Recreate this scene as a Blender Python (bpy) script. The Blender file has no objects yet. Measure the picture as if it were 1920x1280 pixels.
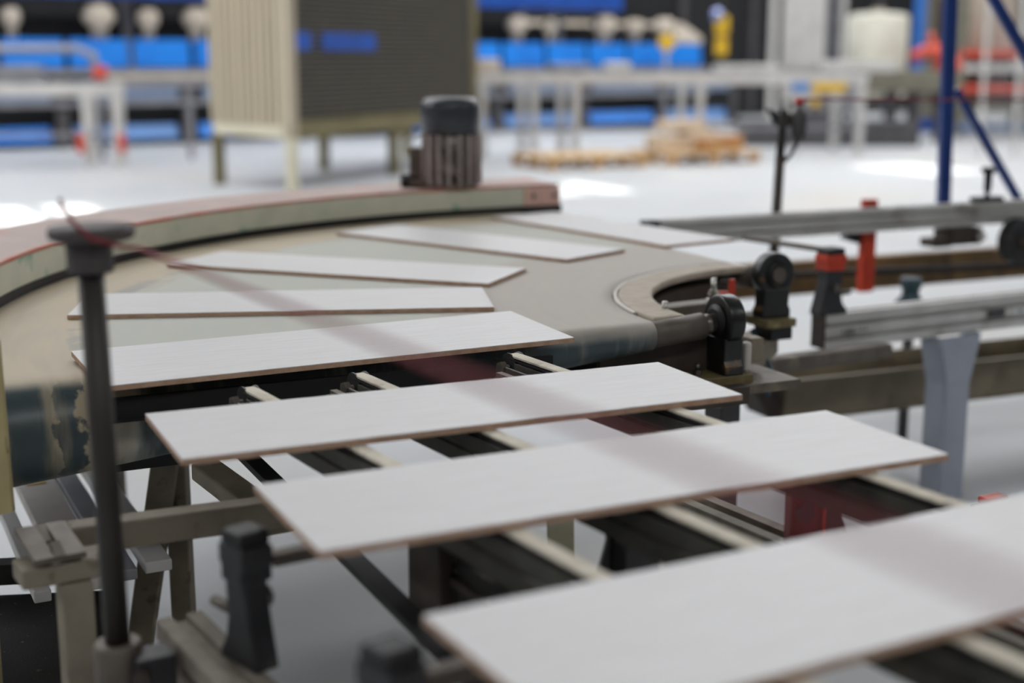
import bpy, bmesh, math, random
from mathutils import Vector, Matrix
random.seed(7)
scene = bpy.context.scene
col = scene.collection
R = math.radians
PI = math.pi

# ------------------------------------------------------------------ camera
HC = 1.30                                   # eye height in metres
FPX = 2625.0                                # focal length in pixels of the 1920 px frame
PITCH, ROLL = R(11.533), R(0.118)
fw = Vector((0, math.cos(PITCH), -math.sin(PITCH)))
rt0 = Vector((1, 0, 0)); up0 = rt0.cross(fw)
rt = rt0 * math.cos(ROLL) + up0 * math.sin(ROLL)
up = -rt0 * math.sin(ROLL) + up0 * math.cos(ROLL)
EYE = Vector((0, 0, HC))
cam = bpy.data.cameras.new('camera')
cam.sensor_width = 36.0
cam.lens = 36.0 * FPX / 1920.0
cam.clip_start = 0.02; cam.clip_end = 200
cam.dof.use_dof = True
cam.dof.focus_distance = 2.42
cam.dof.aperture_fstop = 1.75
camo = bpy.data.objects.new('camera', cam); col.objects.link(camo)
m = Matrix((rt, up, -fw)).transposed().to_4x4(); m.translation = EYE
camo.matrix_world = m
scene.camera = camo

# ------------------------------------------------------------------ world, sun, exposure
w = bpy.data.worlds.new('sky'); scene.world = w; w.use_nodes = True
w.node_tree.nodes['Background'].inputs[0].default_value = (0.75, 0.87, 1.0, 1)
w.node_tree.nodes['Background'].inputs[1].default_value = 0.5
SUN_DIR = Vector((0.42, -0.50, -0.76)).normalized()      # travel direction of the sunlight
sun = bpy.data.lights.new('sun', 'SUN'); sun.energy = 14.0; sun.angle = R(0.6); sun.color = (1, 0.96, 0.9)
suno = bpy.data.objects.new('sun', sun); col.objects.link(suno)
suno.rotation_euler = SUN_DIR.to_track_quat('-Z', 'Y').to_euler()
suno.location = (-8, 20, 30)
scene.view_settings.view_transform = 'Standard'
scene.view_settings.look = 'None'
scene.view_settings.gamma = 1.0
scene.view_settings.use_curve_mapping = False
scene.view_settings.exposure = -0.55
PANEL_GLOW = 9.0

# ------------------------------------------------------------------ frames of reference
def ray(x, y): return fw + rt * ((x - 960) / FPX) - up * ((y - 640) / FPX)
def at(x, y, z):
    d = ray(x, y); return EYE + d * ((z - HC) / d.z)
def aty(x, y, Y):
    d = ray(x, y); return EYE + d * (Y / d.y)
ANG = R(25.3)
C0 = Vector((0.80, 2.95, 0))                # pivot of the curved conveyor
U = Vector((math.cos(ANG), math.sin(ANG), 0)); V = Vector((-math.sin(ANG), math.cos(ANG), 0)); Z = Vector((0, 0, 1))
def LF(u, v, z): return C0 + U * u + V * v + Z * z          # curve frame
AIN = R(31.8)
UI = Vector((math.cos(AIN), math.sin(AIN), 0)); VI = Vector((-math.sin(AIN), math.cos(AIN), 0))
OI = LF(-1.2, -0.2, 0)
def IN(s, t, z): return OI + UI * s + VI * t + Z * z        # frame of the belts that bring the tiles
AH = R(30.0)                                                # the hall's own grid
ZT, ZB = 0.80, 0.791                                        # tile top, belt top

# ------------------------------------------------------------------ materials
def lin(r, g, b):
    f = lambda c: (c / 255 / 12.92) if c / 255 <= 0.04045 else ((c / 255 + 0.055) / 1.055) ** 2.4
    return (f(r), f(g), f(b), 1)
MATS = {}
def mat(name, c1, c2=None, rough=0.55, metal=0.0, scale=8.0, stretch=(1, 1, 1), lo=0.35, hi=0.7, bump=0.0, bscale=60.0,
        c3=None, s3=3.0, lo3=0.6, hi3=0.72, coord='Object', rvar=0.0, spec=0.5):
    m = bpy.data.materials.new(name); m.use_nodes = True
    nt = m.node_tree; n = nt.nodes; l = nt.links
    b = n['Principled BSDF']
    b.inputs['Roughness'].default_value = rough; b.inputs['Metallic'].default_value = metal
    b.inputs['Specular IOR Level'].default_value = spec
    b.inputs['Base Color'].default_value = c1
    if c2 or bump or c3:
        tc = n.new('ShaderNodeTexCoord'); mp = n.new('ShaderNodeMapping'); mp.inputs['Scale'].default_value = stretch
        l.new(tc.outputs[coord], mp.inputs['Vector'])
    last = None
    if c2:
        ns = n.new('ShaderNodeTexNoise'); ns.inputs['Scale'].default_value = scale; ns.inputs['Detail'].default_value = 6
        l.new(mp.outputs[0], ns.inputs['Vector'])
        rp = n.new('ShaderNodeValToRGB'); rp.color_ramp.elements[0].position = lo; rp.color_ramp.elements[1].position = hi
        rp.color_ramp.elements[0].color = c1; rp.color_ramp.elements[1].color = c2
        l.new(ns.outputs['Fac'], rp.inputs[0]); last = rp.outputs[0]
    if c3:
        n3 = n.new('ShaderNodeTexNoise'); n3.inputs['Scale'].default_value = s3; n3.inputs['Detail'].default_value = 8
        l.new(mp.outputs[0], n3.inputs['Vector'])
        r3 = n.new('ShaderNodeMapRange'); r3.inputs['From Min'].default_value = lo3; r3.inputs['From Max'].default_value = hi3
        l.new(n3.outputs['Fac'], r3.inputs['Value'])
        mx = n.new('ShaderNodeMix'); mx.data_type = 'RGBA'
        l.new(r3.outputs[0], mx.inputs['Factor'])
        if last: l.new(last, mx.inputs[6])
        else: mx.inputs[6].default_value = c1
        mx.inputs[7].default_value = c3; last = mx.outputs[2]
    if last: l.new(last, b.inputs['Base Color'])
    if bump:
        nb = n.new('ShaderNodeTexNoise'); nb.inputs['Scale'].default_value = bscale; nb.inputs['Detail'].default_value = 5
        l.new(mp.outputs[0], nb.inputs['Vector'])
        bp = n.new('ShaderNodeBump'); bp.inputs['Strength'].default_value = bump; bp.inputs['Distance'].default_value = 0.002
        l.new(nb.outputs['Fac'], bp.inputs['Height']); l.new(bp.outputs[0], b.inputs['Normal'])
    MATS[name] = m
    return m
mat('floor', lin(196, 199, 200), lin(182, 185, 188), 0.45, scale=0.9, bump=0.06, bscale=25, c3=lin(196, 190, 180), s3=0.35, lo3=0.55, hi3=0.8, lo=0.3, hi=0.75)
mat('wall', lin(150, 152, 150), lin(138, 140, 140), 0.8, scale=0.6)
mat('walldark', lin(92, 94, 96), lin(84, 86, 88), 0.8, scale=0.6)
mat('ceiling', lin(170, 172, 172), lin(160, 162, 163), 0.8, scale=0.5)
mat('glaze', lin(221, 220, 219), lin(211, 209, 207), 0.42, scale=14, stretch=(0.6, 9, 1), lo=0.35, hi=0.75, bump=0.10, bscale=30)
mat('biscuit', lin(196, 164, 140), lin(172, 140, 116), 0.9, scale=60, bump=0.5, bscale=300)
mat('beltstrip', lin(214, 206, 188), lin(192, 182, 164), 0.75, scale=30, c3=lin(130, 120, 104), s3=12)
mat('black', lin(16, 16, 17), lin(24, 24, 25), 0.55, scale=20)
mat('shadeblack', lin(9, 9, 9), lin(14, 14, 14), 0.8, scale=20)  # deeper than plain black, with shade put into the colour
mat('basestain', lin(120, 106, 68), lin(84, 72, 50), 0.6, scale=22, c3=lin(168, 156, 104), s3=12, lo3=0.55, hi3=0.7)
mat('blackcast', lin(30, 31, 33), lin(46, 46, 48), 0.5, scale=25, bump=0.3, bscale=120, c3=lin(96, 88, 76), s3=14, lo3=0.62, hi3=0.75)
mat('greasy', lin(20, 20, 20), lin(34, 33, 32), 0.32, scale=20, bump=0.3, bscale=90, c3=lin(96, 70, 30), s3=22, lo3=0.6, hi3=0.7)
mat('railface', lin(74, 72, 64), lin(56, 55, 50), 0.5, scale=18, c3=lin(92, 86, 74), s3=9)
mat('alu', lin(206, 204, 200), lin(186, 184, 180), 0.45, 0.15, scale=10, stretch=(1, 1, 1), c3=lin(120, 108, 92), s3=7, lo3=0.58, hi3=0.75)
mat('dustyalu', lin(140, 132, 120), lin(112, 104, 94), 0.7, 0.2, scale=22, c3=lin(160, 150, 134), s3=14, bump=0.3, bscale=200)
mat('steel', lin(122, 118, 112), lin(96, 90, 84), 0.38, 0.8, scale=16, c3=lin(112, 98, 80), s3=12)
mat('dullsteel', lin(112, 104, 94), lin(88, 80, 72), 0.55, 0.35, scale=18, c3=lin(136, 124, 106), s3=12)
mat('zinc', lin(200, 198, 190), lin(170, 166, 158), 0.35, 0.8, scale=30)
mat('darkpole', lin(60, 56, 52), lin(40, 37, 35), 0.5, 0.3, scale=14, stretch=(1, 1, 0.25), c3=lin(88, 78, 68), s3=9)
mat('poletop', lin(84, 78, 76), lin(62, 57, 57), 0.6, 0.2, scale=18)
mat('cream', lin(186, 180, 156), lin(164, 156, 132), 0.6, scale=12, c3=lin(110, 92, 66), s3=26, lo3=0.64, hi3=0.7)
mat('taupe', lin(142, 132, 114), lin(118, 108, 92), 0.65, scale=12, c3=lin(88, 72, 54), s3=20, lo3=0.62, hi3=0.72, bump=0.2, bscale=150)
mat('yellowcream', lin(190, 176, 128), lin(166, 150, 104), 0.6, scale=12, c3=lin(110, 72, 40), s3=20, lo3=0.6, hi3=0.68)
mat('orange', lin(206, 62, 26), lin(176, 48, 22), 0.5, scale=16, c3=lin(92, 40, 24), s3=14, lo3=0.58, hi3=0.72)
mat('darkred', lin(124, 38, 28), lin(92, 28, 22), 0.5, scale=14)
mat('redcord', lin(138, 34, 42), lin(112, 28, 38), 0.7, scale=200)
mat('redplastic', lin(188, 40, 34), None, 0.45)
mat('guardtop', lin(190, 168, 160), lin(174, 158, 150), 0.65, scale=8, c3=lin(196, 128, 112), s3=5, lo3=0.58, hi3=0.75, bump=0.2, bscale=120)
mat('guardside', lin(222, 220, 200), lin(204, 208, 188), 0.6, scale=9, c3=lin(132, 182, 156), s3=11, lo3=0.57, hi3=0.7, bump=0.2, bscale=120)
mat('guardred', lin(200, 118, 98), lin(190, 156, 144), 0.6, scale=10)
mat('guardpink', lin(234, 194, 178), lin(222, 180, 164), 0.6, scale=14)
mat('plate', lin(186, 174, 156), lin(166, 154, 138), 0.7, scale=20, c3=lin(138, 124, 106), s3=10, bump=0.2, bscale=200)
mat('motorcap', lin(62, 65, 72), lin(50, 53, 58), 0.3, scale=12)
mat('motorbody', lin(128, 118, 114), lin(98, 88, 84), 0.32, 0.4, scale=16, c3=lin(104, 84, 72), s3=10)
mat('finhighlight', lin(188, 176, 172), lin(150, 138, 134), 0.35, 0.3, scale=10)  # lighter than the body: fin highlights put into the colour
mat('motorbox', lin(96, 80, 70), lin(66, 54, 48), 0.5, scale=14)
mat('leggrey', lin(168, 174, 186), lin(156, 162, 174), 0.5, scale=8)
mat('sheetbrown', lin(146, 134, 112), lin(120, 110, 92), 0.55, 0.2, scale=6, c3=lin(98, 84, 64), s3=5)
mat('gold', lin(140, 108, 66), lin(104, 82, 52), 0.55, 0.1, scale=8, c3=lin(84, 66, 44), s3=7)
mat('browncast', lin(70, 58, 48), lin(50, 42, 36), 0.6, scale=12)
mat('darkbox', lin(40, 37, 34), lin(30, 28, 26), 0.7, scale=18, c3=lin(120, 108, 92), s3=60, lo3=0.66, hi3=0.72, bump=0.4, bscale=200)
mat('cabside', lin(178, 166, 146), lin(170, 158, 138), 0.6, scale=4)
mat('cabrib', lin(192, 181, 158), None, 0.6)
mat('cabframe', lin(214, 208, 184), lin(200, 194, 170), 0.6, scale=5)
mat('cabolive', lin(118, 110, 76), lin(104, 96, 64), 0.6, scale=5)
mat('slat', lin(96, 91, 80), lin(86, 82, 73), 0.55, scale=6)
mat('slatshade', lin(16, 15, 14), None, 0.7)  # near black for the shade between slats, put into the colour
mat('blue', lin(8, 132, 232), lin(6, 116, 214), 0.4, scale=2)
mat('bluecol', lin(52, 118, 200), lin(44, 104, 184), 0.5, scale=2)
mat('bluedark', lin(10, 78, 170), lin(8, 66, 150), 0.45, scale=2)
mat('bluepale', lin(92, 142, 206), lin(84, 130, 190), 0.4, scale=2)
mat('bluepost', lin(22, 60, 132), lin(18, 48, 110), 0.35, scale=4)
mat('bluegrey', lin(126, 142, 170), lin(112, 130, 156), 0.5, scale=3)
mat('voidblack', lin(14, 15, 18), lin(22, 22, 24), 0.7, scale=2)  # near black paints unlit openings and depth as a colour
mat('whitegrey', lin(206, 204, 200), lin(190, 188, 184), 0.5, scale=5)
mat('midgrey', lin(146, 146, 150), lin(126, 126, 132), 0.5, 0.2, scale=5)
mat('darkgrey', lin(84, 82, 84), lin(66, 64, 66), 0.55, scale=5)
mat('beige', lin(212, 200, 184), lin(190, 178, 160), 0.6, scale=4)
mat('wood', lin(226, 196, 152), lin(206, 170, 118), 0.7, scale=6, stretch=(1, 8, 1))
mat('carton', lin(226, 208, 184), lin(210, 188, 160), 0.7, scale=5)
mat('cartonbrown', lin(176, 128, 80), lin(196, 150, 100), 0.7, scale=5)
mat('yellow', lin(226, 184, 40), lin(206, 164, 30), 0.5, scale=5)
mat('robotred', lin(214, 92, 70), lin(200, 70, 54), 0.5, scale=5)
mat('olive', lin(128, 124, 108), lin(108, 106, 92), 0.6, scale=4)
mat('tankcream', lin(222, 220, 204), lin(208, 206, 190), 0.5, scale=3)
mat('whitebar', lin(206, 200, 192), lin(186, 178, 170), 0.5, scale=9)
mat('stickerwhite', lin(214, 214, 210), None, 0.5)
mat('ink', lin(66, 66, 68), None, 0.6)
mat('teal', lin(52, 78, 86), lin(40, 58, 66), 0.4, scale=9)
mat('mirrorball', lin(150, 160, 200), None, 0.12, 0.9)
def emis(name, c, s):
    m = bpy.data.materials.new(name); m.use_nodes = True; n = m.node_tree.nodes
    b = n['Principled BSDF']; b.inputs['Base Color'].default_value = c
    b.inputs['Emission Color'].default_value = c; b.inputs['Emission Strength'].default_value = s
    MATS[name] = m
emis('panel_glow', (0.985, 0.985, 1.0, 1), PANEL_GLOW)

def belt_material():
    """dark teal conveyor belt; UV.x = radius in metres, UV.y = path length from the lip over the roller (0 at the top of the roller)"""
    m = bpy.data.materials.new('curvebelt'); m.use_nodes = True; nt = m.node_tree; n = nt.nodes; l = nt.links
    b = n['Principled BSDF']; b.inputs['Roughness'].default_value = 0.5
    uv = n.new('ShaderNodeUVMap'); uv.uv_map = 'path'
    sx = n.new('ShaderNodeSeparateXYZ'); l.new(uv.outputs[0], sx.inputs[0])
    tc = n.new('ShaderNodeTexCoord')
    def noise(scale, vec=None, st=None, det=6):
        t = n.new('ShaderNodeTexNoise'); t.inputs['Scale'].default_value = scale; t.inputs['Detail'].default_value = det
        v = vec or tc.outputs['Object']
        if st:
            mp = n.new('ShaderNodeMapping'); mp.inputs['Scale'].default_value = st; l.new(v, mp.inputs[0]); v = mp.outputs[0]
        l.new(v, t.inputs['Vector']); return t.outputs['Fac']
    def rng(v, a, c, o0=0.0, o1=1.0):
        r = n.new('ShaderNodeMapRange'); r.interpolation_type = 'SMOOTHSTEP'
        r.inputs['From Min'].default_value = a; r.inputs['From Max'].default_value = c
        r.inputs['To Min'].default_value = o0; r.inputs['To Max'].default_value = o1
        l.new(v, r.inputs['Value']); return r.outputs[0]
    def op(o, a, c):
        x = n.new('ShaderNodeMath'); x.operation = o
        for i, q in enumerate((a, c)):
            if isinstance(q, (int, float)): x.inputs[i].default_value = q
            else: l.new(q, x.inputs[i])
        return x.outputs[0]
    def mix(f, a, c):
        x = n.new('ShaderNodeMix'); x.data_type = 'RGBA'
        l.new(f, x.inputs['Factor'])
        for i, q in ((6, a), (7, c)):
            if isinstance(q, tuple): x.inputs[i].default_value = q
            else: l.new(q, x.inputs[i])
        return x.outputs[2]
    streak = noise(6, uv.outputs[0], (6, 0.8, 1))       # streaks that run along the belt
    fine = noise(40)
    rad = op('ADD', sx.outputs['X'], op('MULTIPLY', op('SUBTRACT', streak, 0.5), 0.10))
    track = op('MULTIPLY', rng(rad, 0.93, 1.0), rng(rad, 1.66, 1.58))          # swept clean by the tiles
    dust = mix(rng(rad, 1.2, 1.6), mix(streak, lin(184, 175, 162), lin(170, 163, 154)), mix(streak, lin(202, 184, 152), lin(172, 162, 142)))
    swept = mix(streak, lin(176, 182, 176), lin(190, 186, 170))
    base = mix(fine, lin(58, 72, 76), lin(72, 84, 86))
    top = mix(track, dust, swept)
    # scuffed line at the rim of the track
    rim = op('MULTIPLY', rng(rad, 1.60, 1.63), rng(rad, 1.69, 1.65))
    top = mix(op('MULTIPLY', rim, op('MULTIPLY', rng(noise(5, uv.outputs[0], (2, 1.5, 1)), 0.42, 0.6), 0.7)), top, lin(140, 142, 138))
    # dust wears off where the belt bends over the roller, save for one dusty band
    yy = op('ADD', sx.outputs['Y'], op('MULTIPLY', op('SUBTRACT', noise(9), 0.5), 0.02))
    off = op('SUBTRACT', 1.0, rng(yy, -0.055, -0.02))
    band = op('MULTIPLY', rng(rad, 1.555, 1.60), rng(rad, 1.75, 1.69))
    blot = rng(noise(3.2, uv.outputs[0], (7, 1.1, 1), 5), 0.50, 0.58)
    keep = op('MULTIPLY', band, op('SUBTRACT', 1.0, blot))
    rad2 = op('ADD', sx.outputs['X'], op('MULTIPLY', op('SUBTRACT', noise(16, uv.outputs[0], (1.5, 1.2, 1)), 0.5), 0.09))
    scrape = op('MULTIPLY', rng(rad2, 1.672, 1.680), rng(rad2, 1.722, 1.714))
    keep = op('MULTIPLY', band, op('SUBTRACT', 1.0, op('MAXIMUM', scrape, op('MULTIPLY', blot, 0.35))))
    smear = op('MULTIPLY', rng(noise(5, uv.outputs[0], (7, 1.0, 1)), 0.48, 0.75), 0.35)
    off = op('MULTIPLY', off, op('SUBTRACT', 1.0, op('MAXIMUM', keep, smear)))
    c = mix(off, top, base)
    l.new(c, b.inputs['Base Color'])
    l.new(rng(off, 0, 1, 0.62, 0.36), b.inputs['Roughness'])
    bp = n.new('ShaderNodeBump'); bp.inputs['Strength'].default_value = 0.15; bp.inputs['Distance'].default_value = 0.001
    l.new(noise(300), bp.inputs['Height']); l.new(bp.outputs[0], b.inputs['Normal'])
    MATS['curvebelt'] = m
belt_material()

# ------------------------------------------------------------------ mesh helpers
class MB:
    def __init__(s): s.v = []; s.f = []; s.sm = []; s.uv = {}
    def add(s, vs, fs, smooth=False):
        o = len(s.v); s.v += [Vector(q) for q in vs]
        for f in fs: s.f.append([i + o for i in f]); s.sm.append(smooth)
        return s
    def frame_box(s, c, ax, ay, az):
        """box about c with half vectors"""
        c = Vector(c); P = [c + ax * i + ay * j + az * k for k in (-1, 1) for j in (-1, 1) for i in (-1, 1)]
        return s.add(P, [(0, 2, 3, 1), (4, 5, 7, 6), (0, 1, 5, 4), (2, 6, 7, 3), (0, 4, 6, 2), (1, 3, 7, 5)])
    def box(s, c, size, ang=0.0):
        a = Vector((math.cos(ang), math.sin(ang), 0)); b = Vector((-math.sin(ang), math.cos(ang), 0))
        return s.frame_box(c, a * size[0] / 2, b * size[1] / 2, Z * size[2] / 2)
    def sweep(s, prof, p0, p1, upv=Z, smooth=False):
        """extrude a closed profile [(lateral right, up)] from p0 to p1"""
        p0 = Vector(p0); p1 = Vector(p1); d = (p1 - p0).normalized(); r = d.cross(upv).normalized(); u2 = r.cross(d)
        n = len(prof); P = [p0 + r * a + u2 * b for a, b in prof] + [p1 + r * a + u2 * b for a, b in prof]
        s.add(P, [(i, (i + 1) % n, (i + 1) % n + n, i + n) for i in range(n)], smooth)
        o = len(s.v) - 2 * n
        s.f.append([o + i for i in range(n)][::-1]); s.sm.append(False)
        s.f.append([o + n + i for i in range(n)]); s.sm.append(False)
        return s
    def bar(s, p0, p1, wd, h, upv=Z):
        return s.sweep([(-wd / 2, -h / 2), (wd / 2, -h / 2), (wd / 2, h / 2), (-wd / 2, h / 2)], p0, p1, upv)
    def cyl(s, p0, p1, r0, r1=None, n=20, smooth=True):
        r1 = r0 if r1 is None else r1
        return s.lathe([(0, r0), (1, r1)], p0, p1, n, smooth, unit=True)
    def lathe(s, prof, p0, p1, n=24, smooth=True, unit=False):
        """prof = [(distance along axis, radius)]; capped at both ends"""
        p0 = Vector(p0); p1 = Vector(p1); d = p1 - p0; L = d.length; d = d / L
        a = d.orthogonal().normalized(); b = d.cross(a)
        P = []
        for t, r in prof:
            q = p0 + d * (t * L if unit else t)
            for i in range(n):
                th = 2 * PI * i / n; P.append(q + a * (r * math.cos(th)) + b * (r * math.sin(th)))
        F = []
        for k in range(len(prof) - 1):
            for i in range(n):
                j = (i + 1) % n; F.append((k * n + i, k * n + j, (k + 1) * n + j, (k + 1) * n + i))
        s.add(P, F, smooth); o = len(s.v) - len(P)
        s.f.append([o + i for i in range(n)][::-1]); s.sm.append(False)
        s.f.append([o + (len(prof) - 1) * n + i for i in range(n)]); s.sm.append(False)
        return s
    def tube(s, path, r, n=10):
        path = [Vector(p) for p in path]; rings = []; prev = None
        for i, p in enumerate(path):
            d = (path[min(i + 1, len(path) - 1)] - path[max(i - 1, 0)]).normalized()
            a = d.orthogonal().normalized() if prev is None else (prev - d * prev.dot(d)).normalized()
            prev = a; b = d.cross(a); rr = r[i] if isinstance(r, (list, tuple)) else r
            rings.append([p + a * rr * math.cos(2 * PI * k / n) + b * rr * math.sin(2 * PI * k / n) for k in range(n)])
        P = [q for g in rings for q in g]; F = []
        for i in range(len(path) - 1):
            for k in range(n):
                j = (k + 1) % n; F.append((i * n + k, i * n + j, (i + 1) * n + j, (i + 1) * n + k))
        F.append(tuple(range(n))[::-1]); F.append(tuple((len(path) - 1) * n + k for k in range(n)))
        return s.add(P, F, True)
    def prism(s, poly, depth_vec):
        """solid from a planar polygon (3D points) pushed along depth_vec"""
        P = [Vector(p) for p in poly]; n = len(P); d = Vector(depth_vec)
        s.add(P + [p + d for p in P], [tuple(range(n))[::-1], tuple(range(n, 2 * n))] + [(i, (i + 1) % n, (i + 1) % n + n, i + n) for i in range(n)])
        return s
    def arc(s, r0, r1, z0, z1, a0, a1, n=48):
        """ring segment about the pivot; angles in degrees"""
        P = []
        for i in range(n + 1):
            t = R(a0 + (a1 - a0) * i / n); e = Vector((math.cos(t), math.sin(t), 0)); c = Vector((C0.x, C0.y, 0))
            P += [c + e * r0 + Z * z0, c + e * r1 + Z * z0, c + e * r1 + Z * z1, c + e * r0 + Z * z1]
        F = [(0, 1, 2, 3), tuple(4 * n + k for k in (3, 2, 1, 0))]
        for i in range(n):
            for k in range(4):
                j = (k + 1) % 4; F.append((4 * i + k, 4 * i + 4 + k, 4 * i + 4 + j, 4 * i + j))
        return s.add(P, F)
    def build(s, name, material, parent=None, bevel=0.0, local=False, origin=None):
        off = Vector((0, 0, 0))
        if not local:
            if parent is not None:
                p = parent
                while p is not None: off += p.location; p = p.parent
            else:
                xs = [q.x for q in s.v]; ys = [q.y for q in s.v]; zs = [q.z for q in s.v]
                off = Vector(origin) if origin else Vector(((min(xs) + max(xs)) / 2, (min(ys) + max(ys)) / 2, min(zs)))
        me = bpy.data.meshes.new(name)
        me.from_pydata([q - off for q in s.v], [], s.f)
        for p, k in zip(me.polygons, s.sm): p.use_smooth = k
        bm = bmesh.new(); bm.from_mesh(me); bmesh.ops.recalc_face_normals(bm, faces=bm.faces)
        bm.to_mesh(me); bm.free()
        me.materials.append(MATS[material])
        o = bpy.data.objects.new(name, me); col.objects.link(o)
        if parent is not None: o.parent = parent
        elif not local: o.location = off
        if bevel:
            b = o.modifiers.new('bevel', 'BEVEL'); b.width = bevel; b.segments = 2; b.limit_method = 'ANGLE'; b.angle_limit = R(35)
        return o
def tag(o, label, cat, group=None):
    o['label'] = label; o['category'] = cat
    if group: o['group'] = group
    return o
def thing(name, label, cat, loc=(0, 0, 0), rotz=0.0, group=None):
    o = bpy.data.objects.new(name, None); col.objects.link(o); o.empty_display_size = 0.1
    o.location = loc; o.rotation_euler = (0, 0, rotz)
    return tag(o, label, cat, group)
def copy_tree(o, parent=None):
    c = o.copy(); col.objects.link(c)
    if parent is not None: c.parent = parent
    for ch in [q for q in bpy.data.objects if q.parent == o]: copy_tree(ch, c)
    return c
def struct(o): o['kind'] = 'structure'; return o
def hexprism(mb, c, axis, r, h):
    axis = Vector(axis).normalized(); c = Vector(c)
    return mb.lathe([(0, r), (h, r)], c, c + axis * h, n=6, smooth=False)

# ------------------------------------------------------------------ the hall
def HL(a, b, z=0.0):
    return Vector((math.cos(AH) * a - math.sin(AH) * b, math.sin(AH) * a + math.cos(AH) * b, z))
X0, X1, Y0, Y1, HZ = -22.0, 34.0, -9.0, 34.0, 8.0
def quadslab(pts, d): return MB().prism(pts, d)
struct(quadslab([HL(X0, Y0), HL(X1, Y0), HL(X1, Y1), HL(X0, Y1)], (0, 0, -0.1)).build('floor', 'floor'))
struct(quadslab([HL(X0, Y1), HL(X1, Y1), HL(X1, Y1 + .2), HL(X0, Y1 + .2)], (0, 0, HZ)).build('wall_back', 'wall'))
struct(quadslab([HL(X0, Y0), HL(X1, Y0), HL(X1, Y0 - .2), HL(X0, Y0 - .2)], (0, 0, HZ)).build('wall_front', 'walldark'))  # unseen wall, given a dark coat to limit bounce light
struct(quadslab([HL(X0, Y0), HL(X0, Y1), HL(X0 - .2, Y1), HL(X0 - .2, Y0)], (0, 0, HZ)).build('wall_left', 'wall'))
struct(quadslab([HL(X1, Y0), HL(X1, Y1), HL(X1 + .2, Y1), HL(X1 + .2, Y0)], (0, 0, HZ)).build('wall_right', 'wall'))
# roof with three open hatches in one row: the sun falls through them on to the floor
def h2(p): return (math.cos(AH) * p.x + math.sin(AH) * p.y, -math.sin(AH) * p.x + math.cos(AH) * p.y)
patch = [at(90, 404, 0), at(1055, 352, 0), at(1685, 314, 0)]
lift = -SUN_DIR * (HZ / -SUN_DIR.z)
hc = sorted([h2(p + lift) for p in patch])
hb = sum(q[1] for q in hc) / 3; HW, HD = 0.47, 0.75
ceil = MB()
ya, yb = hb - HD, hb + HD
def cslab(x0, x1, y0, y1): ceil.prism([HL(x0, y0, HZ), HL(x1, y0, HZ), HL(x1, y1, HZ), HL(x0, y1, HZ)], (0, 0, 0.12))
cslab(X0, X1, Y0, ya); cslab(X0, X1, yb, Y1)
xs = [X0] + [q for c in hc for q in (c[0] - HW, c[0] + HW)] + [X1]
for i in range(0, len(xs), 2): cslab(xs[i], xs[i + 1], ya, yb)
for c in hc: ceil.prism([HL(c[0] - .08, ya, HZ), HL(c[0] + .08, ya, HZ), HL(c[0] + .08, yb, HZ), HL(c[0] - .08, yb, HZ)], (0, 0, 0.05))
struct(ceil.build('ceiling', 'ceiling'))
k = 1
for b in (-6.0, 9.0, 12.5, 16.0, 21.0, 26.0):  # glowing skylight panels; the row behind the camera is added to brighten front faces
    for a in ((-12, 0, 12) if b < 0 else (-12, 0, 12, 24)):
        q = [HL(a - 4, b - 0.9, HZ - 0.02), HL(a + 4, b - 0.9, HZ - 0.02), HL(a + 4, b + 0.9, HZ - 0.02), HL(a - 4, b + 0.9, HZ - 0.02)]
        struct(MB().prism(q, (0, 0, -0.03)).build('glow_panel_%d' % k, 'panel_glow')); k += 1

# ------------------------------------------------------------------ tiles
TL_, TW_, TT_ = 0.8414, 0.251, 0.009
def tile_meshes():
    n = 120; random.seed(3)
    # biscuit: box whose long front edge is a little ragged
    def slab(z0, z1, rag, inset):
        P = []
        for i in range(n + 1):
            x = -TL_ / 2 + inset + (TL_ - 2 * inset) * i / n
            y0 = -TW_ / 2 + inset + random.uniform(0, rag); y1 = TW_ / 2 - inset - random.uniform(0, rag)
            P += [(x, y0, z0), (x, y1, z0), (x, y1, z1), (x, y0, z1)]
        F = [(0, 1, 2, 3), tuple(4 * n + q for q in (3, 2, 1, 0))]
        for i in range(n):
            for q in range(4):
                j = (q + 1) % 4; F.append((4 * i + q, 4 * i + 4 + q, 4 * i + 4 + j, 4 * i + j))
        return MB().add(P, F)
    return slab(-TT_, -0.0012, 0.0003, 0), slab(-0.0012, 0, 0.0011, 0.0002)
body, glaze = tile_meshes()
TILES = [  # x, y, angle, z of the top, slope along, slope across, label
    (0.2765, 4.1656, -55.0, 0.8005, 0, 0, 'white plank tile leaving the curve under the end of the guard, farthest of all'),
    (-0.105, 3.848, -40.0, 0.8005, 0, 0, 'white plank tile on the curved belt, second farthest, before the motor'),
    (-0.4044, 3.3589, -20.27, 0.8005, 0, 0, 'white plank tile crossing the middle of the curved belt, third farthest'),
    (-0.4694, 2.8739, 6.93, 0.8005, 0, 0, 'white plank tile on the near half of the curved belt, brown edge level'),
    (-0.3175, 2.4092, 27.62, 0.8032, 0, 0.035, 'sharpest white plank tile bridging curved belt and straight belts'),
    (-0.0865, 1.9909, 24.63, 0.8005, 0, 0, 'white plank tile on the straight belts, next before the curve'),
    (0.1276, 1.6627, 25.64, 0.8005, 0, 0, 'white plank tile on the straight belts, second nearest the camera'),
    (0.349, 1.291, 28.5, 0.8005, 0, 0, 'blurred white plank tile nearest the camera, cut by the lower right corner'),
]
t0 = None
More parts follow.
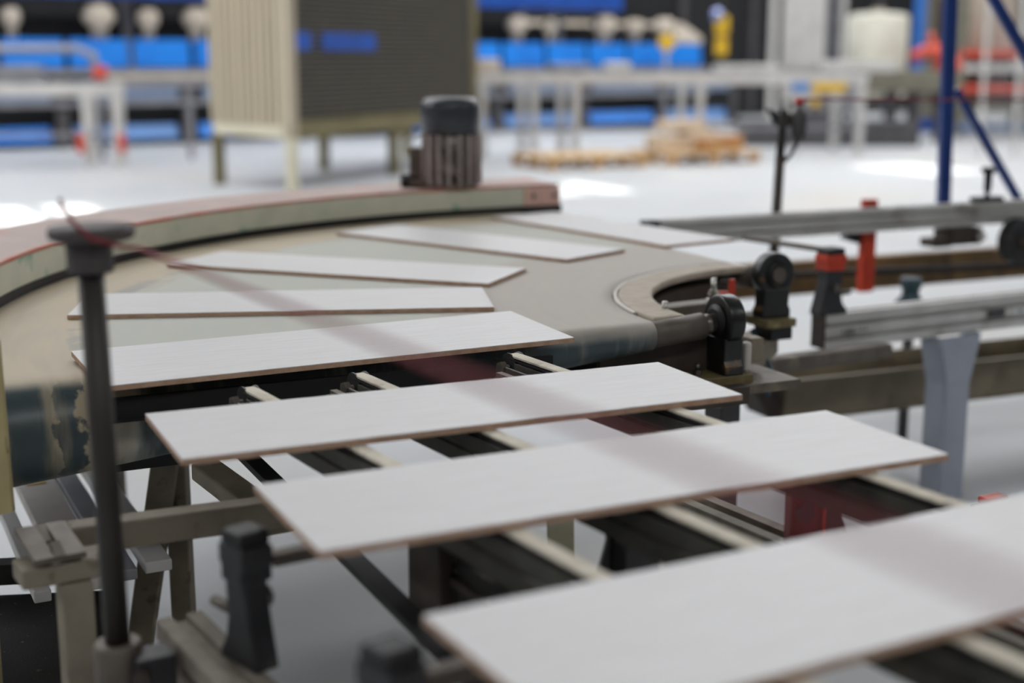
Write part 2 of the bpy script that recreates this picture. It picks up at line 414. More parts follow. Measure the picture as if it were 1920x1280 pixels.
for x, y, a, z, sa, sb, lab in TILES:
    if t0 is None:
        r = thing('plank_tile', lab, 'tile', (x, y, z), R(a), 'plank tiles on the conveyor'); t0 = r
        body.build('biscuit_body', 'biscuit', r, local=True); glaze.build('glaze_face', 'glaze', r, local=True)
    else:
        r = copy_tree(t0); r.location = (x, y, z); r['label'] = lab
    r.rotation_euler = (math.atan(sb), -math.atan(sa), R(a))
    r.rotation_mode = 'ZYX' if False else 'XYZ'

# ------------------------------------------------------------------ curved belt conveyor
A_IN, A_OUT = 180 + 25.3, 115.3
RI, RO, CONE = 0.585, 1.865, 0.050
cv = thing('curve_conveyor', 'curved belt conveyor with dusty grey green belt turning the tiles to the right', 'conveyor', LF(-0.9, 0.9, 0))
def make_belt():
    NR, NW, NA = 36, 16, 80
    mb = MB(); P = []; uvs = []
    for i in range(NR + 1):
        r = RI + (RO - RI) * i / NR; rc = CONE * r
        row = []
        e_in = Vector((math.cos(R(A_IN)), math.sin(R(A_IN)), 0)); t_in = -V
        e_out = Vector((math.cos(R(A_OUT)), math.sin(R(A_OUT)), 0)); t_out = U
        c = Vector((C0.x, C0.y, 0))
        for k in range(NW + 1):                       # from underneath to the top of the infeed cone
            ph = R(-90 + 180 * k / NW)
            row.append((c + e_in * r + t_in * rc * math.cos(ph) + Z * (ZB - rc + rc * math.sin(ph)), -(PI / 2 - ph) * rc))
        for k in range(1, NA):
            a = A_IN + (A_OUT - A_IN) * k / NA
            e = Vector((math.cos(R(a)), math.sin(R(a)), 0))
            row.append((c + e * r + Z * ZB, r * R(A_IN - a)))
        for k in range(NW + 1):
            ph = R(90 - 180 * k / NW)
            row.append((c + e_out * r + t_out * rc * math.cos(ph) + Z * (ZB - rc + rc * math.sin(ph)), r * R(90) + (PI / 2 - ph) * rc))
        for p, s_ in row: P.append(p); uvs.append((r, s_))
    M = len(P) // (NR + 1); F = []
    for i in range(NR):
        for k in range(M - 1): F.append((i * M + k, (i + 1) * M + k, (i + 1) * M + k + 1, i * M + k + 1))
    mb.add(P, F, True)
    o = mb.build('belt', 'curvebelt', cv)
    ul = o.data.uv_layers.new(name='path')
    for lp in o.data.loops: ul.data[lp.index].uv = uvs[lp.vertex_index]
    s = o.modifiers.new('thickness', 'SOLIDIFY'); s.thickness = 0.003; s.offset = -1
    return o
make_belt()
# slider bed between upper and lower belt
MB().arc(RI + 0.02, RO - 0.02, ZB - 0.045, ZB - 0.008, A_IN - 2, A_OUT + 2, 60).build('slider_bed', 'black', cv)
# conical rollers inside the belt ends
for e, nm in ((-U, 'roller'), (V, 'roller')):
    c = Vector((C0.x, C0.y, 0)); rr = []
    q0 = c + e * (RI + .005) + Z * (ZB - CONE * RI - .002); q1 = c + e * (RO - .005) + Z * (ZB - CONE * RO - .002)
    MB().cyl(q0, q1, CONE * RI - .005, CONE * RO - .006, 24).build('roller', 'black', cv)
    # shaft stub towards the pivot
    s0 = c + e * (RI + .02) + Z * (ZB - CONE * RI - .002); s1 = c + e * 0.465 + Z * (ZB - CONE * RI + .010)
    s2 = c + e * 0.388 + Z * (ZB - CONE * RI + .020)
    MB().cyl(s0, s1, 0.0265, n=24).build('roller_neck', 'dullsteel', cv)
    MB().lathe([(0, .019), (.008, .019), (.010, .021), (.016, .021), (.018, .019), (.077, .019)], s1, s2, 24).build('shaft', 'steel', cv)
# wear plate: crescent along the inner edge of the belt
pl = MB().arc(0.498, 0.573, ZB - 0.012, ZB + 0.005, A_IN - 0.5, A_OUT + 1, 48)
pl.build('inner_plate', 'plate', cv, bevel=0.006)
MB().arc(0.574, 0.583, ZB - 0.010, ZB + 0.004, A_IN - 8, A_OUT + 10, 48).build('belt_edge_guide', 'whitebar', cv, bevel=0.002)
# frame ring below the plate
MB().arc(0.50, 0.56, ZB - 0.13, ZB - 0.03, A_IN - 8, A_OUT + 8, 40).build('inner_frame', 'browncast', cv)
MB().arc(RI + .03, RO - .05, 0.60, 0.615, A_IN - 8, A_OUT + 8, 40).build('drip_tray', 'darkgrey', cv)
# outer guard
gd = MB().arc(1.858, 2.12, ZB + 0.018, ZB + 0.085, 206, 110.6, 80).build('guard_cover', 'guardside', cv, bevel=0.003)
MB().arc(1.862, 2.122, ZB + 0.0855, ZB + 0.089, 206, 110.5, 80).build('top_sheet', 'guardtop', gd)
MB().arc(1.856, 1.866, ZB + 0.082, ZB + 0.0900, 206, 110.4, 80).build('red_edge', 'guardred', gd)
MB().arc(1.853, 2.10, ZB + 0.020, ZB + 0.078, 114.2, 110.2, 6).build('end_plate', 'guardpink', gd, bevel=0.002)
for a in (113.2, 110.9):
    e = Vector((math.cos(R(a)), math.sin(R(a)), 0)); hexprism(MB(), Vector((C0.x, C0.y, ZB + 0.052)) + e * 1.8535, -e, 0.008, 0.005).build('bolt', 'dullsteel', gd)
MB().arc(1.855, 1.88, ZB - 0.012, ZB + 0.02, 205, 110.0, 80).build('dark_gap_seal', 'black', cv)  # black strip added to fill the dark gap under the guard
MB().arc(1.88, 2.10, ZB - 0.14, ZB + 0.016, 205, 110.0, 60).build('outer_frame', 'black', cv)
for a in (203, 160, 119):
    e = Vector((math.cos(R(a)), math.sin(R(a)), 0)); q = Vector((C0.x, C0.y, 0)) + e * 2.0
    MB().bar(q + Z * .66, q, .05, .05, upv=e).build('leg', 'taupe', cv)
# cream legs below the infeed end
def leg(px0, py0, z0, px1, py1, Y, wd, dp, mt='taupe', par=cv, nm='leg'):
    p0 = aty(px0, py0, Y); d = aty(px1, py1, Y) - p0
    p1 = p0 + d * ((0.0 - p0.z) / d.z)
    return MB().bar(p0, p1, wd, dp, upv=Vector((0, 1, 0))).build(nm, mt, par, bevel=0.003)
leg(312, 850, 0, 268, 1170, 2.62, 0.050, 0.03)
leg(330, 850, 0, 346, 1170, 2.66, 0.042, 0.04)
leg(1050, 930, 0, 1052, 1100, 2.75, 0.055, 0.05, 'cream')
leg(1240, 980, 0, 1243, 1100, 2.95, 0.045, 0.05, 'cream')
MB().bar(LF(-1.60, 0.18, 0.585), LF(-0.55, 0.18, 0.585), 0.06, 0.03).build('cross_beam', 'black', cv)

# ------------------------------------------------------------------ pillow block bearings at the inner shaft ends
def pillow(label, e, lat, basez):
    """e = unit vector pointing away from the pivot along the shaft"""
    ctr = Vector((C0.x, C0.y, 0)) + e * 0.410 + Z * (ZB - CONE * RI + .018 + lat)
    rz = math.atan2(e.y, e.x)
    r = thing('pillow_block_bearing', label, 'bearing', (ctr.x, ctr.y, basez), rz)
    zc = ctr.z - basez; X = Vector((1, 0, 0)); Y = Vector((0, 1, 0))
    h = MB().lathe([(0, .048), (.004, .052), (.034, .052), (.038, .048)], X * -.019 + Z * zc, X * .02 + Z * zc, 40)
    # foot: neck widening to the base
    for q in (1,):
        P = [Y * -.036 + Z * (zc - .034), Y * .036 + Z * (zc - .034), Y * .034 + Z * .030, Y * .040 + Z * .018, Y * .040, Y * -.040, Y * -.040 + Z * .018, Y * -.034 + Z * .030]
        h.prism([p - X * .022 for p in P], X * .044)
    h.build('housing', 'greasy', r, bevel=0.003, local=True)
    MB().lathe([(0, .033), (.003, .033), (.003, .024), (.008, .024)], X * .020 + Z * zc, X * .03 + Z * zc, 32).build('bearing_ring', 'black', r, local=True)
    MB().lathe([(0, .033), (.003, .033), (.003, .024), (.006, .024)], X * -.019 + Z * zc, X * -.03 + Z * zc, 32).build('bearing_ring', 'black', r, local=True)
    MB().cyl(X * -.030 + Z * zc, X * -.018 + Z * zc, .0185, n=24).build('shaft_end', 'dullsteel', r, local=True)
    MB().box((.02, 0, -.010), (.13, .085, .020)).build('base_plate', 'basestain', r, bevel=0.002, local=True)
    for sx in (.062,):
        b = MB(); hexprism(b, (sx, 0, 0), (0, 0, 1), .010, .010); b.cyl((sx, 0, .010), (sx, 0, .022), .005, n=12)
        b.build('bolt', 'steel', r, local=True)
    return r
pillow('greasy black bearing block at the near inner shaft end, beside the dusty roller neck', -U, 0, 0.672)
pillow('black bearing block at the far inner shaft end, behind the near one', V, .010, 0.685)
# bearing carriers with bolts
cr = thing('bearing_carrier', 'dusty metal carrier plate with zinc bolts between the two bearing blocks', 'bracket', LF(-0.40, 0.05, 0.60))
MB().bar(LF(-0.60, 0.075, 0.742), LF(-0.36, 0.075, 0.742), 0.05, 0.045).build('block', 'dullsteel', cr, bevel=0.003)
MB().bar(LF(-0.66, -0.065, 0.640), LF(-0.40, -0.065, 0.640), 0.03, 0.035).build('side_plate', 'browncast', cr)
MB().bar(LF(-0.66, 0.02, 0.645), LF(-0.26, 0.02, 0.645), 0.16, 0.02).build('floor_plate', 'dullsteel', cr, bevel=0.002)
MB().bar(LF(-0.68, 0.035, 0.700), LF(-0.36, 0.035, 0.700), 0.012, 0.085).build('web_plate', 'browncast', cr)
MB().bar(LF(-0.30, 0.04, 0.700), LF(-0.30, 0.40, 0.700), 0.03, 0.05).build('link_bar', 'taupe', cr, bevel=0.002)
MB().bar(LF(-0.47, 0.28, 0.735), LF(-0.20, 0.30, 0.735), 0.05, 0.05).build('block', 'dullsteel', cr, bevel=0.003)
MB().bar(LF(-0.42, 0.06, 0.61), LF(0.02, 0.47, 0.61), 0.08, 0.05).build('under_beam', 'taupe', cr, bevel=0.003)
MB().box(LF(0.0, 0.40, .650), (.06, .07, .028), ANG).build('packing_block', 'black', cr)
lp_ = at(1356, 722, .60)
MB().bar(Vector((lp_.x, lp_.y, .632)), Vector((lp_.x, lp_.y, 0)), .066, .05, upv=U).build('leg', 'darkgrey', cr, bevel=.003)
def stud(p, par, h=0.035):
    b = MB(); b.cyl(p, p + Z * .003, .017, n=20); hexprism(b, p + Z * .003, Z, .013, .012); b.cyl(p + Z * .015, p + Z * h, .006, n=12)
    hexprism(b, p + Z * .016, Z, .010, .007)
    return b.build('stud_bolt', 'zinc', par)
stud(LF(-0.50, 0.085, 0.765), cr, 0.045); stud(LF(-0.46, 0.02, 0.757), cr, 0.022); stud(LF(-0.24, 0.30, 0.760), cr, 0.05)
MB().bar(at(1330, 551, .752), at(1368, 551, .752), 0.014, 0.012).build('orange_clip', 'orange', cr)
MB().bar(at(1372, 555, .745), at(1372, 555, .745) + Z * .040, 0.010, 0.012, upv=U).build('orange_clip', 'orange', cr)
MB().box(at(1399, 668, .70), (0.018, 0.02, 0.062), ANG).build('plastic_stop', 'whitebar', cr, bevel=0.006)
MB().tube([LF(-0.06, 0.40, 0.66), LF(-0.05, 0.36, 0.60), LF(-0.06, 0.30, 0.56), LF(-0.14, 0.22, 0.545)], 0.006).build('hose', 'teal', cr)

# ------------------------------------------------------------------ straight infeed belts
def rail_belt(name, label, p0, p1, group, face='railface'):
    """p1 is the nose end with the pulley; points are on the belt's top"""
    p0 = Vector(p0); p1 = Vector(p1); d = (p1 - p0).normalized(); rr = d.cross(Z)
    r = thing(name, label, 'conveyor belt', ((p0 + p1) / 2).to_tuple()[:2] + (ZB - .07,), 0, group)
    o = Z * -.006
    prof = [(-.016, -.060), (.016, -.060), (.016, -.038), (.013, -.036), (.013, -.032), (.016, -.030), (.016, -.012), (.007, -.012), (.007, -.007), (-.007, -.007),
            (-.007, -.012), (-.016, -.012), (-.016, -.030), (-.013, -.032), (-.013, -.036), (-.016, -.038)]
    MB().sweep(prof, p0, p1 - d * .05).build('rail', face, r)
    MB().bar(p0 + Z * -.0075, p1 - d * .03 + Z * -.0075, .026, .003).build('belt_gap_strip', 'black', r)  # black strip stands in for the dark gap under the belt
    # belt goes round the nose pulley
    pr_ = .024; pc = p1 - d * pr_ - Z * pr_; path = []
    n = 14
    for i in range(n + 1):
        a = R(90 - 200 * i / n); path.append(pc + d * pr_ * math.cos(a) + Z * pr_ * math.sin(a))
    path = [p0] + path
    b = MB(); P = []
    for i, q in enumerate(path):
        nrm = Z if i == 0 else (q - pc).normalized()
        for a, h in ((-.0115, -.004), (.0115, -.004), (.0115, -.001), (.0085, 0), (-.0085, 0), (-.0115, -.001)): P.append(q + rr * a + nrm * h)
    F = [tuple(range(6))[::-1], tuple((len(path) - 1) * 6 + k for k in range(6))]
    for i in range(len(path) - 1):
        for k in range(6): j = (k + 1) % 6; F.append((6 * i + k, 6 * i + j, 6 * i + 6 + j, 6 * i + 6 + k))
    b.add(P, F); b.build('belt', 'beltstrip', r)
    w_ = MB().lathe([(0, .026), (.003, .026), (.003, .019), (.021, .019), (.021, .026), (.024, .026)], pc - rr * .012, pc + rr * .012, 28).build('nose_pulley', 'blackcast', r)
    k = MB(); k.cyl(pc - rr * .030, pc + rr * .030, .006, n=14); hexprism(k, pc + rr * .02, rr, .013, .010); hexprism(k, pc - rr * .02, -rr, .013, .010)
    k.build('axle_bolt', 'dullsteel', w_)
    MB().bar(p1 - d * .16 - Z * .034 - rr * .024, p1 - d * .02 - Z * .034 - rr * .024, .005, .030).build('nose_plate', 'railface', r, bevel=0.002)
    MB().bar(p1 - d * .16 - Z * .034 + rr * .024, p1 - d * .02 - Z * .034 + rr * .024, .005, .030).build('nose_plate', 'dullsteel', r, bevel=0.002)
    return r
g1 = 'straight belts that bring the tiles'
rail_belt('belt_rail', 'beige narrow belt on dark rail, leftmost of the three straight infeed belts', IN(-.245, -1.75, ZB), IN(-.245, .03, ZB), g1)
rail_belt('belt_rail', 'beige narrow belt on dark rail, middle one of the three infeed belts', IN(-.055, -1.75, ZB), IN(-.055, .03, ZB), g1)
rail_belt('belt_rail', 'beige narrow belt on dark rail, rightmost of the three straight infeed belts', IN(.243, -1.75, ZB), IN(.243, .03, ZB), g1)
# spacer bolts next to the noses
for s_, t_ in ((-.155, -.03), (.14, -.06)):
    b = MB(); p = IN(s_, t_, ZB - .035); hexprism(b, p, UI, .016, .016); b.cyl(p + UI * .016, p + UI * .05, .013, n=16); hexprism(b, p + UI * .03, UI, .018, .006)
    b.bar(p + UI * .05 - VI * .10, p + UI * .05 + VI * .03, .012, .03)
    tag(b.build('tension_bolt', 'dullsteel'), 'large hex tension bolt right of the %s belt nose in the dark gap' % ('left infeed' if s_ < 0 else 'middle infeed'), 'bolt')
# transfer beam before the cone roller; its black holds the gap's shade too
tb = thing('transfer_beam', 'black cross beam in the shadow between the curve and the straight belts', 'beam', LF(-1.2, -.13, .66))
MB().bar(LF(-1.665, -.115, .752), LF(-.86, -.115, .752), .012, .034).build('web', 'shadeblack', tb)
MB().bar(LF(-1.665, -.118, .733), LF(-.86, -.118, .733), .02, .004).build('flange', 'shadeblack', tb)

# ------------------------------------------------------------------ aluminium side beams
def alu_prof(wd, h):
    a, g = wd / 2, .006
    p = [(-a, -h), (a, -h)]
    for y in (-h * .70, -h * .32):
        p += [(a, y - g), (a - .014, y - g), (a - .014, y + g), (a, y + g)]
    p += [(a, 0), (.010, 0), (.010, -.010), (-.010, -.010), (-.010, 0), (-a, 0)]
    for y in (-h * .32, -h * .70):
        p += [(-a, y + g), (-a + .014, y + g), (-a + .014, y - g), (-a, y - g)]
    return p
def side_beam(label, p0, p1, wd=.06, h=.10, mt='alu'):
    r = thing('side_beam', label, 'beam', ((Vector(p0) + Vector(p1)) / 2).to_tuple()[:2] + (p0[2] - h,))
    MB().sweep(alu_prof(wd, h), p0, p1).build('profile', mt, r)
    return r
ZS = 0.60
sbl = side_beam('dusty grooved side beam under the infeed at lower left, foot of the dark pole', IN(-.495, -1.9, ZS), IN(-.495, -.37, ZS), mt='dustyalu')
sbr = side_beam('dusty grooved side beam under the right infeed belt with orange bracket', IN(.375, -1.9, ZS), IN(.375, -.31, ZS), mt='dustyalu')
OB0, OB1 = at(1550, 590, ZS), at(1920, 550, ZS); od = (OB1 - OB0).normalized(); orr = od.cross(Z)
sbo = side_beam('silver grooved aluminium beam of the outgoing line on a grey leg', OB0 - orr * .03, OB0 + od * 2.6 - orr * .03, h=.10)
f0 = OB0 + orr * .0005
MB().box(OB0 - orr * .03 + od * -.002 + Z * -.05, (.004, .056, .096), math.atan2(od.y, od.x)).build('end_cap', 'browncast', sbo)
def plate_on(t, zz, wd, h, mt, nm, par, th=.001):
    return MB().frame_box(OB0 + od * t + Z * zz + orr * .0006, od * wd / 2, orr * th, Z * h / 2).build(nm, mt, par)
plate_on(.655, -.051, .075, .026, 'ink', 'dark_sticker', sbo, .0004)
plate_on(.755, -.051, .050, .026, 'stickerwhite', 'white_sticker', sbo)
plate_on(.755, -.051, .020, .010, 'midgrey', 'sticker_print', sbo, .0016)
for i, (t, wd, h) in enumerate(((.062, .006, .016), (.080, .012, .018), (.098, .010, .018), (.118, .004, .010), (.132, .006, .009), (.146, .005, .008))):
    plate_on(t, -.051 - (.004 if i < 3 else 0), wd, h, 'ink', 'printed_mark', sbo, .0003)

# ------------------------------------------------------------------ cast brackets on the side beams
def bracket(label, loc, rotz, red=False, H=.165, k=1.0):
    """local x points from the beam towards the belts"""
    r = thing('support_bracket', label, 'bracket', loc, rotz)
    X = Vector((k, 0, 0)); Y = Vector((0, k, 0))
    prof = [(-.050, 0), (.052, 0), (.050, .012), (.034, .030), (.026, .060), (.030, .095), (.030, H - .042), (-.024, H - .042), (-.024, .095), (-.034, .055), (-.046, .014)]
    MB().prism([Y * a + Z * b - X * .022 for a, b in prof], X * .044).build('casting', 'blackcast', r, bevel=0.004, local=True)
    MB().prism([Y * a + Z * b - X * .028 for a, b in ((-.028, H - .062), (.030, H - .062), (.030, H - .044), (.036, H - .040), (.036, H - .018), (-.032, H - .018), (-.032, H - .040), (-.028, H - .044))], X * .056).build('clamp', 'orange' if red else 'blackcast', r, bevel=0.003, local=True)
    MB().prism([Y * a + Z * b - X * .026 for a, b in ((-.027, H - .018), (.031, H - .018), (.031, H - .004), (.025, H), (-.021, H), (-.027, H - .004))], X * .052).build('cap', 'black', r, bevel=0.003, local=True)
    b = MB(); hexprism(b, Vector((.022, .003, .075)), X, .013, .008); b.build('bolt', 'steel', r, local=True)
    b = MB(); b.cyl((0, .03, .055), (0, .075, .055), .007, n=14); b.build('lever_pin', 'dullsteel', r, local=True)
    return r
B1 = at(460, 990, .765); B2 = at(735, 1206, .765)
bracket('dark cast bracket with black cap at lower left, between dark pole and second nearest tile', (B1.x, B1.y, ZS), AIN + 0.2, k=.76)
bracket('blurred dark bracket cap at the bottom edge, beside the corner of the nearest tile', (B2.x, B2.y, ZS), AIN + 0.2, k=.8)
B3 = at(1512, 1020, ZS)
r = thing('support_bracket', 'dark red upright bracket with hex bolt under the right end of the second nearest tile', 'bracket', (B3.x, B3.y, ZS), R(8))
MB().box((-.006, 0, .075), (.050, .030, .15)).build('upright', 'darkred', r, bevel=.003, local=True)
MB().box((.017, -.018, .075), (.005, .008, .15)).build('edge_strip', 'orange', r, bevel=.001, local=True)
MB().prism([(.020, -.012, 0), (.066, -.012, 0), (.058, -.012, .02), (.042, -.012, .06), (.036, -.012, .15), (.020, -.012, .15)], (0, .024, 0)).build('gusset', 'blackcast', r, bevel=.003, local=True)
b = MB(); hexprism(b, Vector((-.012, -.015, .055)), (0, -1, 0), .015, .009); b.build('bolt', 'blackcast', r, local=True)
MB().box((0, 0, .155), (.06, .05, .012)).build('cap', 'black', r, local=True)
B4 = at(1555, 592, ZS) - orr * .03 + od * .02
bracket('orange and black bracket on the end of the silver outgoing beam', (B4.x, B4.y, ZS), math.atan2(orr.y, orr.x), True, H=.185)
# cross bars from the brackets under the belts
def bar_thing(name, label, cat, p0, p1, wd, h, mt, bevel=.002, group=None):
    return tag(MB().bar(p0, p1, wd, h).build(name, mt, bevel=bevel), label, cat, group)
b1 = Vector((B1.x, B1.y, .722)); b2 = Vector((B2.x, B2.y, .720))
bar_thing('cross_bar', 'steel cross bar from the dark cast bracket to under the infeed belts', 'bar', b1 + UI * .03, b1 + UI * .62, .022, .016, 'dullsteel')
bar_thing('cross_bar', 'steel cross bar from the bottom edge bracket to under the nearest tile', 'bar', b2 + UI * .03 - VI * .0, b2 + UI * .62, .022, .020, 'dullsteel')
b4 = Vector((B4.x, B4.y, .775))
bar_thing('cross_bar', 'thin dark bar from the orange and black bracket to the farthest tile', 'bar', b4 - orr * .03, at(1395, 446, .775), .014, .014, 'dullsteel')
bar_thing('cross_bar', 'taupe cross beam at left between slotted plate and the second nearest tile', 'beam', LF(-1.745, -.36, .632), LF(-.92, -.37, .632), .04, .042, 'taupe', .004)

# ------------------------------------------------------------------ outgoing rails
r0, r1 = at(1222, 413, ZB - .002), at(1920, 374, ZB - .002); rd = (r1 - r0).normalized(); rn = rd.cross(Z)
fr = thing('outfeed_rail', 'long silver grooved rail of the outgoing line, farthest one with knob', 'rail', (r0.x, r0.y, .70))
MB().sweep(alu_prof(.045, .080), r0 - rn * 0, r0 + rd * 2.4).build('profile', 'alu', fr)
MB().box(r0 + rd * -.006 + Z * -.010, (.05, .05, .02), math.atan2(rd.y, rd.x)).build('nose', 'black', fr, bevel=.003)
kp = at(1850, 377, ZB + .0) + rn * 0
MB().box(kp + Z * .008, (.12, .05, .018), math.atan2(rd.y, rd.x)).build('knob_base', 'blackcast', fr, bevel=.003)
kb = MB().lathe([(0, .008), (.02, .008), (.021, .013), (.085, .015), (.09, .026), (.102, .027), (.106, .022)], kp + Z * .015, kp + Z * .2, 24).build('knob', 'black', fr)
rb = thing('rail_bracket', 'orange upright bracket crossing behind the farthest silver rail', 'bracket', at(1630, 470, .68).to_tuple()[:2] + (.60,))
q = r0 + rd * 0.905 + rn * -.042
MB().bar(Vector((q.x, q.y, .49)), Vector((q.x, q.y, .815)), .055, .03, upv=rn).build('upright', 'orange', rb, bevel=.003)
MB().prism([Vector((q.x, q.y, .76)) - rd * .03, Vector((q.x, q.y, .76)) - rd * .06, Vector((q.x, q.y, .68)) - rd * .10, Vector((q.x, q.y, .66)) - rd * .03], rn * -.03).build('cast_arm', 'blackcast', rb, bevel=.003)
def along(p, d, px):
    lo, hi = -1.0, 4.0
    for _ in range(50):
        m_ = (lo + hi) / 2; q_ = p + d * m_ - EYE
        if 960 + FPX * q_.dot(rt) / q_.dot(fw) < px: lo = m_
        else: hi = m_
    return p + d * lo
ch = thing('frame_channel', 'brown gold frame channel behind the far bearing, running to the right', 'beam', at(1560, 520, .49).to_tuple()[:2] + (0,))
g0, g1_ = at(1290, 535, .49), at(2100, 475, .49); gdv = (g1_ - g0).normalized()
MB().bar(g0, g1_, .05, .125).build('channel', 'gold', ch, bevel=.004)
for px_l in (1562, 2040):
    q_ = along(g0, gdv, px_l); MB().bar(q_ - Z * .06, Vector((q_.x, q_.y, 0)), .05, .05, upv=gdv).build('leg', 'browncast', ch)
bar_thing('cable_strip', 'black flat cable strip in front of the brown gold channel', 'cable', at(1310, 522, .545), at(2100, 490, .545), .012, .022, 'black')
wq = along(r0, rd, 1893); wp = Vector((wq.x, wq.y, .648)) + rn * .03
wl = thing('belt_pulley', 'dark pulley wheel at the right edge under the farthest rail', 'wheel', (wp.x, wp.y, .53))
MB().lathe([(0, .068), (.006, .082), (.014, .082), (.020, .070), (.036, .070), (.042, .082), (.050, .082), (.056, .068)], wp, wp + rn * .2, 36).build('rim', 'blackcast', wl)
MB().cyl(wp - rn * .03, wp + rn * .075, .024, n=24).build('hub', 'browncast', wl)
MB().bar(wp - rn * .02 - Z * .03, Vector((wp.x, wp.y, ZB - .083)) - rn * .02, .05, .012, upv=rn).build('hanger_plate', 'browncast', wl)
gq = along(r0, rd, 1800); gp = Vector((gq.x, gq.y, ZB - .083 - .033))
gb = thing('gear_box', 'rusty brown gear block hanging under the farthest rail, left of the dark wheel', 'gearbox', (gp.x, gp.y, gp.z - .03))
MB().box(gp, (.14, .10, .06), math.atan2(rd.y, rd.x)).build('block', 'browncast', gb, bevel=.006)
MB().box(gp - rd * .10 - Z * .02, (.08, .08, .03), math.atan2(rd.y, rd.x)).build('foot', 'browncast', gb, bevel=.004)
MB().cyl(gp + rd * .05 + rn * .05, gp + rd * .05 + rn * .07, .016, n=20).build('bright_cap', 'zinc', gb)
bp_ = at(1706, 570, .48)
bt = thing('levelling_pedestal', 'dark teal rounded foot under the outgoing line', 'foot', (bp_.x, bp_.y, .40))
MB().lathe([(0, .05), (.01, .055), (.06, .055), (.09, .03), (.11, .028), (.12, .036), (.15, .036)], Vector((bp_.x, bp_.y, .42)), Vector((bp_.x, bp_.y, 1)), 24).build('body', 'teal', bt)
MB().cyl(Vector((bp_.x, bp_.y, 0)), Vector((bp_.x, bp_.y, .43)), .018, n=16).build('stem', 'darkgrey', bt)
# grey sheet leg below the silver beam
lg = thing('sheet_stand', 'blue grey folded sheet leg widening to the top under the silver beam', 'leg', at(1738, 650, .5).to_tuple()[:2] + (0,))
lp = OB0 + od * .50 + orr * .012 - Z * .102
def lgp(a, z, dn=0.0): return lp + od * a + Z * z + orr * dn
MB().prism([lgp(-.082, 0), lgp(.082, 0), lgp(.046, -.145), lgp(-.046, -.145)], orr * .006).build('head_plate', 'leggrey', lg, bevel=.001)
MB().prism([lgp(-.046, -.147), lgp(.046, -.147), lgp(.046, -.498), lgp(-.046, -.498)], orr * .006).build('front_plate', 'leggrey', lg, bevel=.001)
MB().prism([lgp(-.082, 0), lgp(-.046, -.145), lgp(-.046, -.498), lgp(-.050, -.498), lgp(-.050, -.146), lgp(-.086, 0)], -orr * .075).build('side_flange', 'leggrey', lg)
MB().prism([lgp(.082, 0), lgp(.046, -.145), lgp(.046, -.498), lgp(.050, -.498), lgp(.050, -.146), lgp(.086, 0)], -orr * .075).build('side_flange', 'leggrey', lg)
# low trough / channel behind that leg
c0_, c1_ = at(1470, 716, .33), at(1920, 668, .33)
cd = (c1_ - c0_).normalized(); cn = cd.cross(Z)
tr = thing('sheet_channel', 'long taupe sheet channel low behind the blue grey leg', 'channel', (c0_.x, c0_.y, .35))
MB().sweep([(-.02, 0), (.014, 0), (.014, .004), (0, .004), (0, -.125), (.004, -.125), (.004, -.129), (-.02, -.129)], c0_, c0_ + cd * 2.2).build('side_sheet', 'sheetbrown', tr)
MB().bar(c0_ - cn * .14 + Z * -.02, c0_ + cd * 2.2 - cn * .14 + Z * -.02, .004, .10).build('back_sheet', 'sheetbrown', tr)
for t_ in (.10, 2.0): MB().bar(c0_ + cd * t_ - cn * .07 - Z * .125, Vector(((c0_ + cd * t_ - cn * .07).x, (c0_ + cd * t_ - cn * .07).y, 0)), .05, .05, upv=cd).build('leg', 'browncast', tr)
MB().bar(c0_ - cn * .07 - Z * .125, c0_ + cd * 2.2 - cn * .07 - Z * .125, .14, .004).build('bottom_sheet', 'sheetbrown', tr)
MB().prism([c0_ - cd * .12 + Z * .01, c0_ - cd * .02 + Z * .01, c0_ - cd * .0 + Z * -.11, c0_ - cd * .05 + Z * -.11], -cn * .12).build('end_block', 'browncast', tr, bevel=.003)
bar_thing('cross_bar', 'round-edged steel bar low between near bearing base and silver beam end', 'bar', at(1400, 690, .56), at(1660, 655, .50), .05, .04, 'dullsteel', .008)

# ------------------------------------------------------------------ dark pole with cap and red rope
pp = at(222, 1215, .60)
po = thing('rope_pole', 'dark steel pole in the left foreground with a flat cap and red rope', 'pole', (pp.x, pp.y, .55))
px_, py_ = pp.x, pp.y
def P3(z, dx=0, dy=0): return Vector((px_ + dx - .006 * (z - .56) / .45, py_ + dy, z))
ptop = aty(190, 470, py_).z
MB().cyl(P3(.56), P3(ptop), .0150, n=28).build('tube', 'darkpole', po)
MB().lathe([(0, .0245), (.002, .026), (.034, .026), (.036, .0245)], P3(ptop - .024), P3(2), 28).build('collar', 'poletop', po)
MB().lathe([(0, .040), (.003, .047), (.012, .049), (.016, .046), (.018, .03)], P3(ptop + .012, .004), P3(2, .004), 32).build('cap', 'poletop', po)
MB().lathe([(0, .022), (.004, .0285), (.050, .0285), (.054, .026)], P3(.555), P3(2), 28).build('clamp_sleeve', 'dullsteel', po)
MB().box(P3(.575, .040, -.004), (.05, .045, .045), AIN).build('clamp_block', 'blackcast', po, bevel=.003)
b = MB(); hexprism(b, P3(.578, .036, -.028), (0, -1, 0), .011, .012); b.build('bolt', 'browncast', po)
